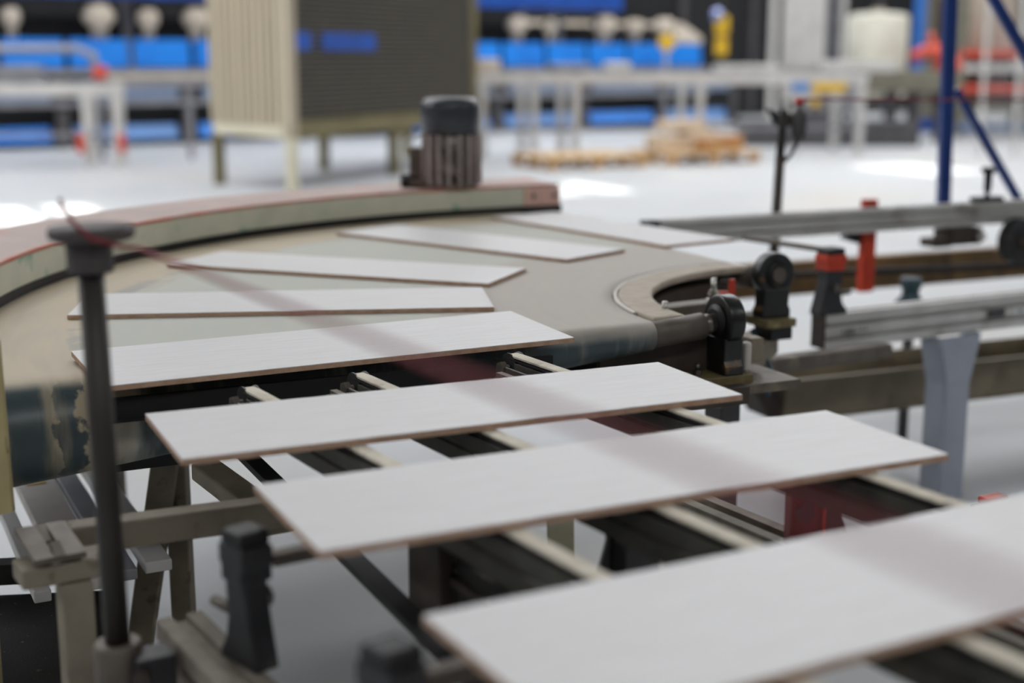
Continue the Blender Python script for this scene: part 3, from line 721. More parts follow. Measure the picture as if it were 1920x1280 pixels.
# rope: knot end, wrap round the cap and the long run to the right
zr = ptop + .018
far_pt = EYE + ray(1925, 1118).normalized() * 0.46
path = []
e0 = P3(zr - .004, -.030, -.036); run = (far_pt - e0)
ropeend = e0 + run * 1.45
path = [aty(112, 372, py_ - .03), aty(122, 398, py_ - .035), aty(140, 420, py_ - .045), aty(170, 446, py_ - .055), aty(230, 463, py_ - .06)]
st = aty(262, 466, py_ - .06); path.append(st)
run = far_pt - st
for i in range(1, 25):
    t = i / 24 * 1.30; path.append(st + run * t)
tag(MB().tube(path, .0025, 10).build('red_rope', 'redcord'), 'thin red rope stretched from the dark pole across the foreground tiles', 'rope')

# ------------------------------------------------------------------ lower left frame
sp = at(95, 1030, .64)
sl = thing('slotted_bracket', 'worn slotted steel plate on a block at the left edge, on a taupe leg', 'bracket', (sp.x, sp.y, 0))
sd = UI; se = VI
def SL(a, b, z): return Vector((sp.x, sp.y, 0)) + sd * a + se * b + Z * z
pw, pn = .030, .060
for (a0, a1, b0, b1_) in ((-.034, -.007, -.055, .055), (.007, .034, -.055, .055), (-.007, .007, -.055, -.025), (-.007, .007, .015, .055)):
    MB().prism([SL(a0, b0, .640), SL(a1, b0, .640), SL(a1, b1_, .652), SL(a0, b1_, .652)], Z * .008).build('slotted_plate', 'dullsteel', sl)
MB().bar(SL(-.05, -.02, .620), SL(.085, -.02, .620), .06, .028).build('clamp_block', 'taupe', sl, bevel=.004)
MB().bar(SL(.02, -.035, .605), SL(.02, -.035, 0.0), .042, .042, upv=se).build('leg', 'taupe', sl, bevel=.003)
ep = aty(-30, 780, 1.98)
wd_ = thing('end_plate', 'yellowed cream end plate at the left edge in front of the belt roller', 'plate', (ep.x, ep.y, .62))
MB().prism([aty(-120, 600, 1.98), aty(-4, 640, 1.98), aty(17, 885, 1.98), aty(24, 960, 1.98), aty(-90, 985, 1.98)], (0, .012, 0)).build('sheet', 'yellowcream', wd_, bevel=.001)
MB().bar(aty(-55, 940, 2.015), Vector((aty(-55, 940, 2.015).x, 2.015, 0)), .04, .04, upv=Vector((0, 1, 0))).build('leg', 'yellowcream', wd_)
# black strap and taupe channel below the belts
tag(MB().bar(LF(-1.383, .10, .60), LF(-1.383, -1.25, .60), .03, .012).build('return_belt', 'black'), 'black flat return belt slanting below the left infeed belt', 'belt')
bar_thing('frame_channel', 'taupe frame channel beside the black return belt, under the tile before the curve', 'beam', LF(-1.47, .0, .60), LF(-1.435, -.34, .60), .05, .03, 'taupe', .004)
dk = thing('drive_housing', 'dusty black drive box under the infeed belts between two tiles', 'box', at(940, 1080, .62).to_tuple()[:2] + (.45,))
d0, d1 = at(840, 985, .655), at(1120, 1160, .655)
dd = (d1 - d0).normalized(); dn = dd.cross(Z)
MB().bar(d0 + Z * -.06 + dn * 0, d1 + dd * .15 + Z * -.06, .105, .12).build('box', 'darkbox', dk, bevel=.004)
MB().bar(d0 + Z * -.03 + dn * .056, d1 + dd * .15 + Z * -.03 + dn * .056, .008, .012).build('edge_strip', 'browncast', dk)
h0 = at(818, 1100, .60)
MB().box(h0 + Z * .03 + UI * .02, (.08, .09, .16), AIN).build('side_block', 'browncast', dk, bevel=.004)
MB().box(h0 + Z * .08 + UI * .05 + VI * .02, (.05, .05, .06), AIN).build('junction', 'darkgrey', dk, bevel=.008)
jb = at(1185, 1030, .66)
hg = thing('rail_hanger', 'dark sheet hanger block under the middle infeed belt', 'bracket', (jb.x, jb.y, .58))
MB().box(jb + Z * -.01, (.055, .05, .12), AIN).build('block', 'darkgrey', hg, bevel=.003)
MB().prism([jb + Vector((-.03, -.01, -.07)), jb + Vector((-.055, -.01, -.07)), jb + Vector((-.03, -.01, .03))], (0, .02, 0)).build('gusset', 'darkgrey', hg)
oc = at(1862, 935, .60)
ocr = thing('clamp_stand', 'small orange clamp on a dark stand peeping out above the nearest tile at right', 'stand', (oc.x, oc.y, 0))
MB().bar(oc - UI * .024, oc + UI * .024, .024, .012).build('clamp', 'orange', ocr, bevel=.003)
MB().bar(oc - UI * .035 - Z * .025, oc + UI * .035 - Z * .025, .035, .036).build('head', 'darkgrey', ocr, bevel=.003)
MB().bar(oc - Z * .042, Vector((oc.x, oc.y, 0)), .03, .03, upv=UI).build('post', 'darkgrey', ocr)
# legs of the infeed frame
for par, s_, t_ in ((sbl, -.495, -1.7), (sbr, .375, -.40), (sbr, .375, -1.7)):
    MB().bar(IN(s_, t_, ZS - .10), IN(s_, t_, 0), .05, .05, upv=UI).build('leg', 'cream', par, bevel=.003)
# bundle of white bars at the left on a dark trestle
bd = thing('bar_trestle', 'dark low trestle holding light bars at the left edge', 'trestle', at(60, 1190, .30).to_tuple()[:2] + (0,))
w0 = at(30, 905, .37); w1 = at(125, 1100, .37); wdv = (w1 - w0).normalized(); wn = wdv.cross(Z)
cq = [at(-60, 1118, .30), at(225, 1105, .30), at(255, 1300, .30), at(-60, 1316, .30)]
MB().prism(cq, (0, 0, -.22)).build('crate', 'darkbox', bd)
MB().prism([q + Vector((0, 0, -.22)) for q in cq], (0, 0, -.08)).build('base', 'black', bd)
MB().bar(at(-160, 1080, .34), at(215, 1060, .34), .04, .04).build('beam', 'darkbox', bd)
labs = ['light bar farthest left in the bundle at the left edge', 'grey bar second from left in the bundle at the left edge', 'broad pale bar with yellow and red tags in the bundle at left', 'thin pale bar right of the broad tagged one at left']
for i, (o, wd, mt) in enumerate(((-.17, .05, 'whitegrey'), (-.105, .045, 'midgrey'), (-.035, .08, 'whitebar'), (.045, .03, 'whitegrey'))):
    r = thing('stock_bar', labs[i], 'bar', (w1 + wn * o).to_tuple()[:2] + (.36,), 0, 'light bars bundled at the left')
    MB().bar(w0 - wdv * .25 + wn * o, w1 + wdv * (.02 * i - .03) + wn * o, wd, .022).build('bar', mt, r, bevel=.003)
    if i == 2:
        MB().box(w0 + wn * o + wdv * .02 + Z * .012, (.10, .04, .002), math.atan2(wdv.y, wdv.x)).build('yellow_tag', 'yellow', r)
        MB().box(w0 + wn * (o + .02) - wdv * .06 + Z * .012, (.06, .03, .002), math.atan2(wdv.y, wdv.x)).build('red_tag', 'redplastic', r)

# ------------------------------------------------------------------ motor on the guard
mp_ = at(845, 350, ZB + .089)
mo = thing('electric_motor', 'dark electric motor with fan cover standing on the curved guard', 'motor', (mp_.x, mp_.y, ZB + .0905))
mb0 = Vector((0, 0, 0))
MB().lathe([(0, .086), (.012, .086), (.014, .078), (.10, .082), (.17, .078), (.178, .070)], (0, 0, 0), (0, 0, 1), 40).build('stator_body', 'motorbody', mo, local=True)
fn = MB()
for i in range(18):
    a = 2 * PI * (i + .5) / 18; e = Vector((math.cos(a), math.sin(a), 0)); t = Vector((-math.sin(a), math.cos(a), 0))
    if 150 < math.degrees(a) < 205: continue
    MB.frame_box(fn, e * .090 + Z * .090, e * .013, t * .0050, Z * .080)
fn.build('cooling_fins', 'finhighlight', mo, local=True)
MB().lathe([(0, .094), (.004, .096), (.085, .096), (.10, .092), (.113, .080), (.115, .05)], (0, 0, .172), (0, 0, 2), 40).build('fan_cover', 'motorcap', mo, local=True)
MB().box((-.105, -.01, .080), (.05, .075, .095)).build('terminal_box', 'motorbox', mo, bevel=.006, local=True)
MB().cyl((-.11, -.02, .02), (-.16, -.03, .02), .022, n=18).build('cable_gland', 'black', mo, local=True)
MB().box((-.085, -.01, .014), (.09, .10, .028)).build('flange', 'motorbox', mo, bevel=.006, local=True)
for z in (.05, .12):
    for a in (-112, -75):
        e = Vector((math.cos(R(a)), math.sin(R(a)), 0)); MB().cyl(e * .085 + Z * z, e * .101 + Z * z, .013, n=14).build('boss', 'motorbody', mo, local=True)

# ------------------------------------------------------------------ far post with red mushroom switch
fp = along(r0, rd, 1456) - rn * .055; FY = fp.y; fp.x = aty(1456, 408, FY).x
sw = thing('switch_post', 'dark brown post with rope switch head and red button behind the outgoing line', 'post', (fp.x, fp.y, .48))
zt = aty(1462, 205, FY).z
MB().cyl(Vector((fp.x - .008, FY, .49)), Vector((fp.x + .004, FY, .98)), .0165, n=18).build('tube', 'browncast', sw)
MB().cyl(Vector((fp.x + .004, FY, .98)), Vector((fp.x + .010, FY, zt)), .0145, n=18).build('upper_tube', 'darkpole', sw)
q_ = along(g0, gdv, 1470); MB().bar(Vector((fp.x - .008, FY - .02, .505)), Vector((q_.x, q_.y - .028, .505)), .04, .03).build('foot_arm', 'browncast', sw)
hz_ = Vector((aty(1478, 230, FY).x, FY, aty(1478, 225, FY).z))
MB().prism([aty(1438, 203, FY), aty(1462, 212, FY), aty(1490, 212, FY), aty(1490, 238, FY), aty(1452, 236, FY), aty(1448, 220, FY)], (0, .04, 0)).build('arm', 'blackcast', sw, bevel=.004)
MB().lathe([(0, .018), (.012, .026), (.085, .026), (.10, .016)], aty(1497, 262, FY), aty(1499, 190, FY), 20).build('switch_body', 'darkgrey', sw)
MB().lathe([(0, .010), (.008, .018), (.018, .018), (.024, .010)], aty(1499, 197, FY), aty(1499, 150, FY), 18).build('button', 'redplastic', sw)
MB().tube([aty(1497, 255, FY), aty(1492, 275, FY), aty(1482, 292, FY), aty(1468, 304, FY)], .007).build('cable', 'black', sw)
tag(MB().tube([aty(1506, 186, FY), aty(1700, 187, FY + .3), aty(1990, 188, FY + .8)], .004, 8).build('switch_rope', 'redcord'), 'thin dark red rope running right from the switch post', 'rope')
# blue braced post
bp0 = aty(1768, 402, 5.3)
bpz = thing('braced_post', 'blue steel guard post with diagonal brace behind the outgoing line', 'post', (bp0.x, bp0.y, bp0.z))
BY = 5.3
pt, pb_ = aty(1797, -420, BY), aty(1768, 400, BY)
dirp = (pb_ - pt).normalized()
MB().bar(pt, pb_, .045, .045, upv=Vector((0, 1, 0))).build('upright', 'bluepost', bpz, bevel=.003)
for px_f, q_ in ((1768, pb_), (1912, aty(1912, 378, BY)), (2000, aty(2000, 378, BY))):
    k_ = along(r0, rd, px_f); MB().bar(Vector((q_.x, q_.y + .02, ZB - .06)), Vector((k_.x, k_.y, ZB - .06)) - rn * .024, .05, .04).build('foot_arm', 'bluepost', bpz)
MB().bar(aty(2000, -420, BY), aty(2000, 380, BY), .045, .045, upv=Vector((0, 1, 0))).build('upright', 'bluepost', bpz, bevel=.003)
b0, b1_ = aty(1792, 168, BY), aty(1908, 372, BY)
MB().bar(b0, b1_ + (b1_ - b0) * .05, .030, .03, upv=Vector((0, 1, 0))).build('brace', 'bluepost', bpz, bevel=.002)
MB().bar(aty(1808, -98, BY), aty(1990, 223, BY), .04, .03, upv=Vector((0, 1, 0))).build('brace', 'bluepost', bpz, bevel=.002)

# ------------------------------------------------------------------ tall enclosure on legs
cA, cB, cC = at(405, 345, 0), at(545, 360, 0), at(722, 331, 0)
e2 = (cC - cB).normalized(); e1 = (cA - cB); LA = e1.length; e1 = e1.normalized()
LB = 1.0
for i in range(60):
    q = cB + e2 * (2.0 + i * .05) + Z * 1.0
    d_ = q - EYE; xx = 960 + FPX * d_.dot(rt) / d_.dot(fw)
    if xx >= 888: LB = 2.0 + i * .05; break
zb0 = 0.52; ZTOP = 2.75
cb = thing('louvred_cabinet', 'tall beige and dark louvred enclosure standing on cream legs', 'cabinet', (cB + e1 * LA / 2 + e2 * LB / 2).to_tuple())
def CB(a, b, z): return cB + e1 * a + e2 * b + Z * z
MB().prism([CB(.03, .03, zb0 + .10), CB(LA, .03, zb0 + .10), CB(LA, LB, zb0 + .10), CB(.03, LB, zb0 + .10)], Z * (ZTOP - zb0 - .10)).build('body', 'cabside', cb)
# pleated left face: individual ribs
nr = 11
for i in range(nr + 1):
    a = LA * (i / nr)
    MB().bar(CB(a, .012, zb0 + .12), CB(a, .012, ZTOP), .030 if i % 3 else .05, .05, upv=e1).build('vertical_rib', 'cabrib', cb)
# dark right face: slats
MB().prism([CB(.0, .08, zb0 + .16), CB(.0, LB - .06, zb0 + .16), CB(.0, LB - .06, ZTOP), CB(.0, .08, ZTOP)], e1 * .028).build('louvre_shade', 'slatshade', cb)
ns = 40; pit = (ZTOP - zb0 - .18) / ns
sl0 = None
for i in range(ns):
    z = zb0 + .18 + pit * (i + .5)
    MB().prism([CB(0, .08, z - pit * .32), CB(0, .08, z + pit * .22), CB(-.030, .08, z - pit * .02), CB(-.030, .08, z - pit * .32)], e2 * (LB - .14)).build('slat', 'slat', cb)
def on_face(px_):
    lo_, hi_ = 0.0, LB
    for _ in range(40):
        mid = (lo_ + hi_) / 2; d_ = CB(-.034, mid, 1.4) - EYE
        if 960 + FPX * d_.dot(rt) / d_.dot(fw) < px_: lo_ = mid
        else: hi_ = mid
    return lo_
for (a, b) in ((on_face(553), on_face(583)), (on_face(604), on_face(704))):
    MB().prism([CB(-.034, a, 1.35), CB(-.034, b, 1.35), CB(-.034, b, 1.52), CB(-.034, a, 1.52)], e1 * -.006).build('blue_glimpse', 'bluedark', cb)  # added plates stand in for blue panels seen through the louvres
MB().bar(CB(0, .03, zb0 + .05), CB(LA, .03, zb0 + .05), .07, .12).build('base_rail', 'cabframe', cb)
MB().bar(CB(.0, 0, zb0 + .07), CB(.0, LB, zb0 + .07), .08, .17).build('base_rail', 'cabolive', cb)
MB().bar(CB(.0, .04, zb0), CB(.0, .04, ZTOP), .10, .10, upv=e1).build('corner_post', 'cabside', cb)
MB().bar(CB(.0, LB - .04, zb0), CB(.0, LB - .04, ZTOP), .10, .08, upv=e1).build('corner_post', 'cabolive', cb)
for (a, b, mt) in ((0, .04, 'cabframe'), (LA - .03, .04, 'cabolive'), (0, LB * .50, 'cabolive'), (LA - .03, LB * .50, 'cabolive'), (0, LB - .05, 'cabolive'), (LA - .03, LB - .05, 'cabolive')):
    MB().bar(CB(a, b, 0), CB(a, b, zb0 + .02), .09, .09, upv=e1).build('leg', mt, cb)

# ------------------------------------------------------------------ blue machine line at the back
M0, M1 = at(-120, 287, 0), at(1320, 234, 0); md = (M1 - M0).normalized(); mn = md.cross(Z)      # mn points to the camera side
ML = (M1 - M0).length
bm_ = thing('blue_machine_line', 'long machine line with a row of bright blue panels across the back', 'machine', ((M0 + M1) / 2 - mn * .6).to_tuple())
def MM(a, d, z): return M0 + md * a - mn * d + Z * z
MB().prism([MM(0, .25, .02), MM(ML, .25, .02), MM(ML, 1.3, .02), MM(0, 1.3, .02)], Z * 1.05).build('dark_void', 'voidblack', bm_)  # solid black box stands in for the dark openings
npan = int(ML / .92); pit = ML / npan
for i in range(npan):
    a = i * pit
    MB().prism([MM(a + .04, .06, 1.12), MM(a + pit - .05, .06, 1.12), MM(a + pit - .05, .10, 1.52), MM(a + .04, .10, 1.52)], -mn * .05).build('blue_panel', 'blue', bm_, bevel=.01)
    if i % 2 == 0:
        MB().prism([MM(a + .05, .02, .09), MM(a + pit * 2 - .30, .02, .09), MM(a + pit * 2 - .30, .12, .30), MM(a + .05, .12, .30)], -mn * .05).build('lower_panel', 'bluepale' if i % 4 else 'blue', bm_)
        MB().bar(MM(a + pit * 2 - .14, .05, 0), MM(a + pit * 2 - .14, .05, 1.05), .16, .10, upv=mn).build('post', 'darkgrey', bm_)
        MB().prism([MM(a + .1, .03, .66), MM(a + pit * 1.7, .03, .66), MM(a + pit * 1.7, .03, .84), MM(a + .1, .03, .84)], -mn * .05).build('mid_panel', 'bluegrey', bm_)
    h = MB(); p = MM(a + pit * .4, .35, 1.5)
    kx = (1.0, .7, 1.25, .85, 1.1)[i % 5]; p = p + md * (.12, -.1, .2, 0, -.2)[i % 5]
    h.lathe([(0, .10 * kx), (.18, .09 * kx), (.22 + .04 * kx, .17 * kx), (.36, .19 * kx), (.36 + .12 * kx, .12 * kx)], p, p + Z, 16); h.build('spray_hood', 'beige', bm_)
MB().bar(MM(0, .0, 1.05), MM(ML, .0, 1.05), .12, .10).build('rail', 'midgrey', bm_)
MB().bar(MM(0, -.05, .62), MM(ML, -.05, .62), .10, .07).build('rail', 'midgrey', bm_)
MB().bar(MM(0, .1, .90), MM(ML, .1, .90), .03, .07).build('rail', 'bluepale', bm_)
MB().prism([MM(0, .9, 1.1), MM(ML, .9, 1.1), MM(ML, 1.2, 1.1), MM(0, 1.2, 1.1)], Z * .75).build('rear_dark_box', 'voidblack', bm_)  # dark box put in for the black behind the hoods
MB().bar(MM(0, .4, 2.32), MM(ML * .86, .4, 2.32), .5, .42).build('top_beam', 'bluedark', bm_)
for i in range(6):
    MB().bar(MM(ML * .86 * (i + .5) / 6, .75, 0), MM(ML * .86 * (i + .5) / 6, .75, 2.12), .12, .12, upv=mn).build('beam_post', 'midgrey', bm_)
# dark box added behind the line to make the background black
kw = thing('dark_backdrop', 'dark long box added behind the blue machine line for the black background', 'machine', MM(ML * .6, 3.0, 0).to_tuple())
MB().prism([MM(-4, 2.6, 0), MM(ML + 14, 2.6, 0), MM(ML + 14, 4.4, 0), MM(-4, 4.4, 0)], Z * 4.2).build('housing', 'voidblack', kw)
for i in range(14):
    MB().bar(MM(-3 + i * 2.1, 2.55, 0), MM(-3 + i * 2.1, 2.55, 4.2), .14, .10, upv=mn).build('stiffener', 'darkgrey', kw)
MB().prism([MM(ML * .80, 1.6, 1.55), MM(ML * 1.1, 1.6, 1.55), MM(ML * 1.1, 2.2, 1.85), MM(ML * .80, 2.2, 1.85)], Z * .12).build('sloping_hood', 'beige', kw)

# ------------------------------------------------------------------ roller tables in front of the blue line
def table(name, label, pts_px, base_y0, base_y1, x0, x1, ztop, legs, mt='whitegrey', dpt=.8):
    a, b = at(x0, base_y0, 0), at(x1, base_y1, 0); d = (b - a).normalized(); n_ = d.cross(Z); L = (b - a).length
    r = thing(name, label, 'table', ((a + b) / 2 - n_ * dpt / 2).to_tuple())
    for k in (0, dpt): MB().bar(a - n_ * k + Z * (ztop - .07), b - n_ * k + Z * (ztop - .07), .07, .14).build('side_rail', mt, r)
    nrol = int(L / .30)
    for i in range(nrol):
        q = a + d * (L * (i + .5) / nrol) + Z * (ztop - .02); MB().cyl(q, q - n_ * dpt, .035, n=10).build('roller', 'midgrey', r)
    for lx in legs:
        t = (lx - x0) / (x1 - x0); q = a + d * L * t
        for k in (0, dpt): MB().bar(q - n_ * k, q - n_ * k + Z * (ztop - .1), .085, .085, upv=d).build('leg', mt, r)
    MB().bar(a + Z * .38, b + Z * .38, .05, .05).build('tie_bar', 'midgrey', r)
    return r, a, d, n_, L
t1 = table('roller_table', 'pale roller table with white legs right of the dark enclosure', None, 300, 291, 880, 1618, 1.08, (905, 995, 1070, 1300, 1608))
t2 = table('roller_table', 'grey roller table with white legs at the left edge of the background', None, 318, 313, -160, 232, 0.97, (-120, 165, 222))
r, a, d, n_, L = t1
for i, (t, wd, h, mt) in enumerate(((.02, .3, .16, 'beige'), (.20, .5, .10, 'midgrey'), (.34, .3, .12, 'whitegrey'), (.62, .8, .09, 'whitegrey'), (.90, 1.0, .14, 'whitegrey'))):
    MB().bar(a + d * L * t - n_ * .2 + Z * (1.10 + h / 2), a + d * (L * t + wd) - n_ * .2 + Z * (1.10 + h / 2), .3, h).build('top_unit', mt, r, bevel=.02)
for t, wd, mt in ((.80, .26, 'bluepale'), (.85, .5, 'yellow')):
    MB().frame_box(a + d * (L * t + wd / 2) + n_ * .04 + Z * .90, d * wd / 2, n_ * .006, Z * .06).build('sign_plate', mt, r)
r, a, d, n_, L = t2
arch = [a + d * L * .30 + Z * .97, a + d * L * .30 + Z * 1.28, a + d * (L * .32) + Z * 1.36, a + d * L * .80 + Z * 1.37, a + d * L * .88 + Z * 1.30, a + d * L * .90 + Z * .97]
MB().tube(arch, .05, 12).build('pipe_arch', 'midgrey', r)
MB().box(a + d * L * .52 + Z * 1.08 - n_ * .2, (.5, .3, .2), math.atan2(d.y, d.x)).build('top_unit', 'midgrey', r, bevel=.03)
MB().box(a + d * L * .91 + Z * 1.10, (.16, .12, .15), math.atan2(d.y, d.x)).build('red_unit', 'robotred', r, bevel=.02)
for q in (.80, 1.0):
    MB().box(a + d * L * q + Z * .28 + n_ * .06, (.09, .06, .22), math.atan2(d.y, d.x)).build('red_foot_guard', 'robotred', r, bevel=.02)
# second rail run behind, between the left table and the enclosure
tag(MB().bar(at(190, 300, 0) + Z * .95, at(430, 290, 0) + Z * .95, .12, .12).build('conveyor_rail', 'midgrey'), 'grey conveyor rail between left table and enclosure', 'rail')
tag(MB().bar(at(190, 300, 0) + Z * 1.036, at(430, 290, 0) + Z * 1.036, .08, .05).build('conveyor_rail', 'beige'), 'thin beige upper rail between left table and enclosure', 'rail')
for lx in (195, 360):
    q = at(lx, 299, 0); tag(MB().bar(q, q + Z * .889, .06, .06, upv=Vector((0, 1, 0))).build('rail_stand', 'midgrey'), 'grey stand under the grey rail %s' % ('beside the left table' if lx < 300 else 'beside the enclosure'), 'stand')

# ------------------------------------------------------------------ pallets with cartons
def pallet(label, c, ang, L=1.2, W=.9):
    r = thing('pallet', label, 'pallet', c, ang)
    for j in range(7): MB().box((0, -W / 2 + .06 + (W - .12) * j / 6, .133), (L, .10, .022)).build('deck_board', 'wood', r, local=True)
    for i in range(3):
        MB().box((-L / 2 + .07 + (L - .14) * i / 2, 0, .110), (.10, W, .022)).build('cross_board', 'wood', r, local=True)
        for j in range(3): MB().box((-L / 2 + .07 + (L - .14) * i / 2, -W / 2 + .06 + (W - .12) * j / 2, .06), (.10, .10, .08)).build('block', 'cartonbrown', r, local=True)
        MB().box((-L / 2 + .07 + (L - .14) * i / 2, 0, .010), (.10, W, .02)).build('bottom_board', 'wood', r, local=True)
    return r
pa, pb2 = at(1085, 311, 0), at(1300, 303, 0); pang = math.atan2(pb2.y - pa.y, pb2.x - pa.x)
pallet('empty pale wooden pallet on the floor right of the motor', pa, pang, 1.35, 1.0)
pallet('pale wooden pallet with cartons on the floor behind the motor', pb2, pang, 1.35, 1.0)
names = [(-.42, 0, 0, .42, .30, .20, 'carton', 'lower left carton on the loaded pallet'), (.02, 0, 0, .42, .34, .24, 'carton', 'lower middle carton on the loaded pallet'),
         (.44, -.05, 0, .36, .30, .18, 'cartonbrown', 'brown carton at the right of the loaded pallet'), (-.20, .02, .24, .55, .30, .13, 'carton', 'flat upper carton on the loaded pallet'), (.05, -.3, 0, .30, .22, .15, 'cartonbrown', 'small brown carton at the front of the loaded pallet')]
for x, y, z, a_, b_, h_, mt, lab in names:
    q = pb2 + Vector((math.cos(pang) * x - math.sin(pang) * y, math.sin(pang) * x + math.cos(pang) * y, 0.145 + (z if z == 0 else .250)))
    r = thing('carton', lab, 'box', q, pang, 'cartons on the pallet')
    MB().box((0, 0, h_ / 2), (a_, b_, h_)).build('box', mt, r, bevel=.01, local=True)
    MB().box((0, 0, h_ + .001), (a_ * .98, .05, .003)).build('tape', 'beige', r, local=True)

# ------------------------------------------------------------------ right background
def upright_box(name, label, cat, x0, x1, ytop, ybase, depth, mt, floor=True, z0=0.0, group=None):
    p0, p1 = at(x0, ybase, 0), at(x1, ybase, 0); Y = p0.y
    zt_ = aty((x0 + x1) / 2, ytop, Y).z
    r = thing(name, label, cat, ((p0 + p1) / 2).to_tuple(), 0, group)
    return r, p0, p1, Y, zt_
# safety fence panels
r, p0, p1, Y, zt_ = upright_box('fence_panel', 'pale framed fence panel left of the cream tank', 'fence', 1442, 1570, -30, 262, .06, 'whitegrey')
zt_ = 2.4; W_ = p1.x - p0.x
for i, (t, wd) in enumerate(((0, .10), (.16, .05), (.30, .06), (.50, .08), (.68, .12), (1.0, .07))):
    MB().box((p0.x + W_ * t, Y, zt_ / 2), (wd, .06, zt_)).build('post', 'whitegrey', r)
MB().box((p0.x + W_ * .40, Y + .02, zt_ * .62), (W_ * .46, .02, zt_ * .72)).build('sheet_panel', 'whitegrey', r)
for i in range(10): MB().box((p0.x + W_ * (.70 + .3 * i / 10), Y + .02, zt_ * .6), (.012, .012, zt_ * .75)).build('bar', 'midgrey', r)
MB().box((p0.x + W_ * .5, Y, 1.12), (W_, .06, .08)).build('cross_rail', 'whitegrey', r)
# tank
tp = at(1635, 258, 0)
tk = thing('storage_tank', 'cream cylindrical tank between fence panel and blue column', 'tank', tp)
TR = 55 / FPX * tp.y
MB().lathe([(0, TR * .96), (.04, TR), (1.28, TR), (1.33, TR * .95), (1.36, TR * .7), (1.37, TR * .2)], tp + Z * .62, tp + Z * 3, 32).build('shell', 'tankcream', tk)
for s in (-1, 1):
    MB().cyl(tp + Vector((s * TR * .7, 0, 0)), tp + Vector((s * TR * .7, 0, .66)), .04, n=10).build('leg', 'midgrey', tk)
MB().lathe([(0, .06), (.06, .06), (.06, .12), (.09, .12)], tp + Z * 1.95, tp + Z * 3, 16).build('top_valve', 'beige', tk)
# blue column
cp = at(1712, 246, 0)
cc = thing('machine_column', 'bright blue machine column right of the cream tank', 'column', cp)
MB().box(cp + Z * 1.3, (.17, .17, 2.6)).build('shaft', 'bluecol', cc, bevel=.01)
MB().box(cp + Z * .10 + Vector((.45, -.1, 0)), (1.2, .5, .20)).build('base', 'bluedark', cc, bevel=.01)
# grey machine block + robot arm
gp2 = at(1720, 268, 0)
gm = thing('machine_table', 'olive grey machine table in front of the blue column', 'machine', gp2)
zz0, zz1 = aty(1700, 172, gp2.y).z, aty(1700, 132, gp2.y).z
xa, xb = aty(1630, 150, gp2.y).x, aty(1805, 150, gp2.y).x
MB().box(((xa + xb) / 2, gp2.y + .3, (zz0 + zz1) / 2), (xb - xa, .6, zz1 - zz0)).build('body', 'olive', gm, bevel=.02)
for t in (.3, .55, .85): MB().box((xa + (xb - xa) * t, gp2.y + .3, zz0 / 2), (.14, .3, zz0)).build('leg', 'darkgrey', gm)
rbm = thing('robot_arm', 'blurred orange red robot arm on the machine table', 'robot', (aty(1760, 130, gp2.y).x, gp2.y + .3, zz1))
MB().lathe([(0, .22), (.10, .22), (.14, .16), (.22, .15)], (aty(1790, 130, gp2.y).x, gp2.y + .3, zz1), (aty(1790, 130, gp2.y).x, gp2.y + .3, 3), 20).build('base', 'robotred', rbm)
MB().tube([Vector((aty(x, y, gp2.y).x, gp2.y + .3, aty(x, y, gp2.y).z)) for x, y in ((1720, 108), (1745, 96), (1775, 98), (1800, 110))], [.08, .10, .12, .11], 12).build('arm', 'robotred', rbm)
MB().tube([Vector((aty(x, y, gp2.y).x, gp2.y + .3, aty(x, y, gp2.y).z)) for x, y in ((1772, 98), (1760, 80), (1756, 60))], [.08, .05, .03], 12).build('wrist', 'robotred', rbm)
# wire mesh fence at the right
mf0, mf1 = at(1835, 292, 0), at(2010, 296, 0)
mf = thing('mesh_fence', 'wire mesh safety fence with grey posts at the right edge', 'fence', ((mf0 + mf1) / 2).to_tuple())
mdv = (mf1 - mf0).normalized(); mL = (mf1 - mf0).length
for t in (0, .38, .8): MB().bar(mf0 + mdv * mL * t, mf0 + mdv * mL * t + Z * 2.4, .10 if t else .12, .06, upv=mdv).build('post', 'whitegrey', mf)
wm = MB()
for i in range(46): wm.bar(mf0 + Z * (.15 + i * .049), mf1 + Z * (.15 + i * .049), .007, .007)
for i in range(16): wm.bar(mf0 + mdv * mL * i / 16 + Z * .15, mf0 + mdv * mL * i / 16 + Z * 2.4, .006, .006, upv=mdv)
wmo = wm.build('wire_mesh', 'midgrey', mf); wmo['kind'] = 'stuff'
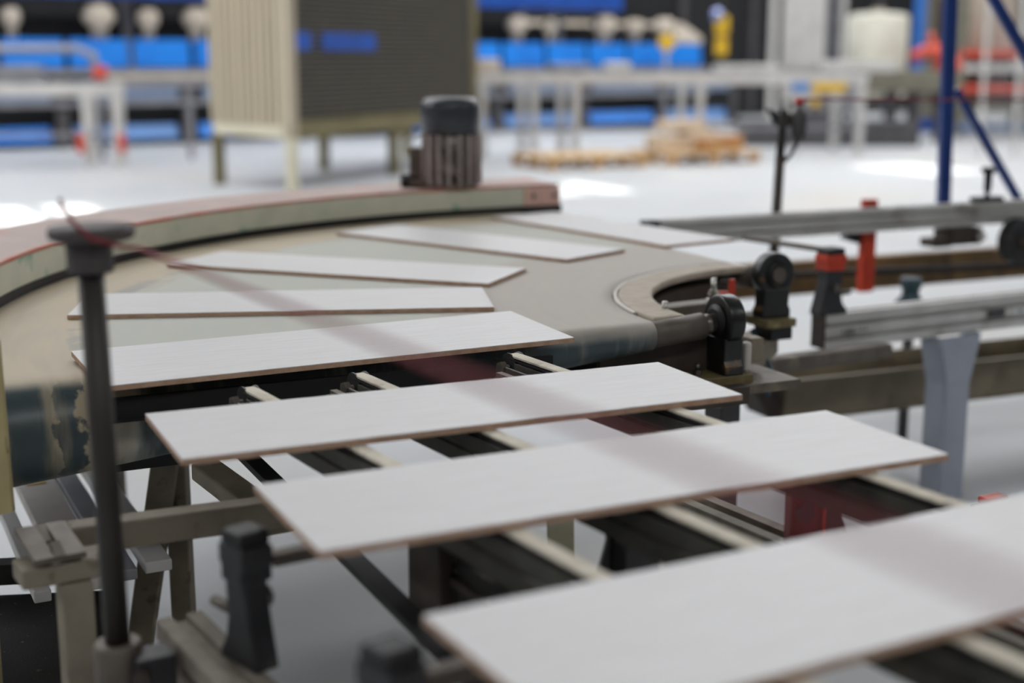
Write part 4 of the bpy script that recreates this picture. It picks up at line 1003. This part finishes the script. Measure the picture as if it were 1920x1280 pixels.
# machines behind that fence
bx = at(1905, 254, 0)
st_ = thing('rack_machine', 'brown rack machine with red beams behind the mesh fence', 'machine', bx)
for i, (z, mt) in enumerate(((.15, 'bluegrey'), (.45, 'olive'), (.78, 'robotred'), (1.12, 'whitegrey'), (1.35, 'robotred'))):
    MB().box(bx + Z * z, (2.2, .7, .12)).build('shelf', mt, st_)
for s in (-1, 0, 1): MB().box(bx + Vector((s * 1.05, 0, 1.3)), (.10, .6, 2.6)).build('frame_post', 'olive', st_)
MB().box(bx + Vector((0, .34, 1.6)), (2.1, .03, 2.0)).build('back_sheet', 'beige', st_)
for i in range(2): MB().box(bx + Vector((-.15 + .25 * i, -.2, 1.26)), (.18, .18, .16)).build('white_box', 'whitegrey', st_)
cbx = at(1765, 240, 0)
cab2 = thing('control_cabinet', 'brown grey control cabinet behind the robot arm', 'cabinet', cbx)
MB().box(cbx + Z * 1.3, (.75, .5, 2.2)).build('case', 'olive', cab2, bevel=.02)
MB().box(cbx + Vector((0, -.26, 1.4)), (.65, .02, 1.9)).build('door', 'browncast', cab2)
MB().box(cbx + Z * .1, (.7, .45, .2)).build('plinth', 'darkgrey', cab2)
# floor machinery behind the table legs
fm = at(1560, 275, 0)
fl = thing('floor_drive', 'dark low drive unit on the floor behind the pale table leg', 'machine', fm)
MB().box(fm + Vector((0, .4, .18)), (2.6, .7, .36)).build('base', 'darkgrey', fl, bevel=.02)
MB().lathe([(0, .18), (.1, .22), (.5, .22), (.6, .14)], fm + Vector((-.4, .3, .42)), fm + Vector((.6, .3, .42)), 20).build('motor', 'darkgrey', fl)
MB().box(fm + Vector((.2, .5, .72)), (.6, .4, .5)).build('gearbox', 'midgrey', fl, bevel=.03)
MB().box(fm + Vector((-.25, .1, .66)), (.10, .08, .14)).build('yellow_tag', 'yellow', fl)
# crane hook block
hk = aty(1353, 70, 21.0)
ho = thing('hook_block', 'yellow crane hook block with shiny ball hanging before the blue line', 'hook', hk)
MB().box(hk + Z * .17, (.20, .12, .28)).build('upper_block', 'yellow', ho, bevel=.03)
MB().box(hk + Z * -.13, (.18, .12, .26)).build('lower_block', 'yellow', ho, bevel=.03)
MB().lathe([(0, .02), (.02, .06), (.07, .095), (.12, .095), (.17, .06), (.19, .02)], aty(1345, 40, 20.8), aty(1345, 0, 20.8), 20).build('ball', 'mirrorball', ho)
MB().cyl(hk + Z * .3, Vector((hk.x, hk.y, HZ)), .015, n=8).build('rope', 'darkgrey', ho)
yw = aty(1250, 80, 22.0)
ys = thing('warning_stand', 'small yellow warning disc on a stand beside the blue panels', 'sign', (yw.x, yw.y, 0))
MB().lathe([(0, .10), (.015, .13), (.03, .10)], yw, yw + Vector((0, -1, 0)), 20).build('disc', 'yellow', ys)
MB().cyl(Vector((yw.x, yw.y, 0)), yw, .03, n=10).build('stand', 'midgrey', ys)
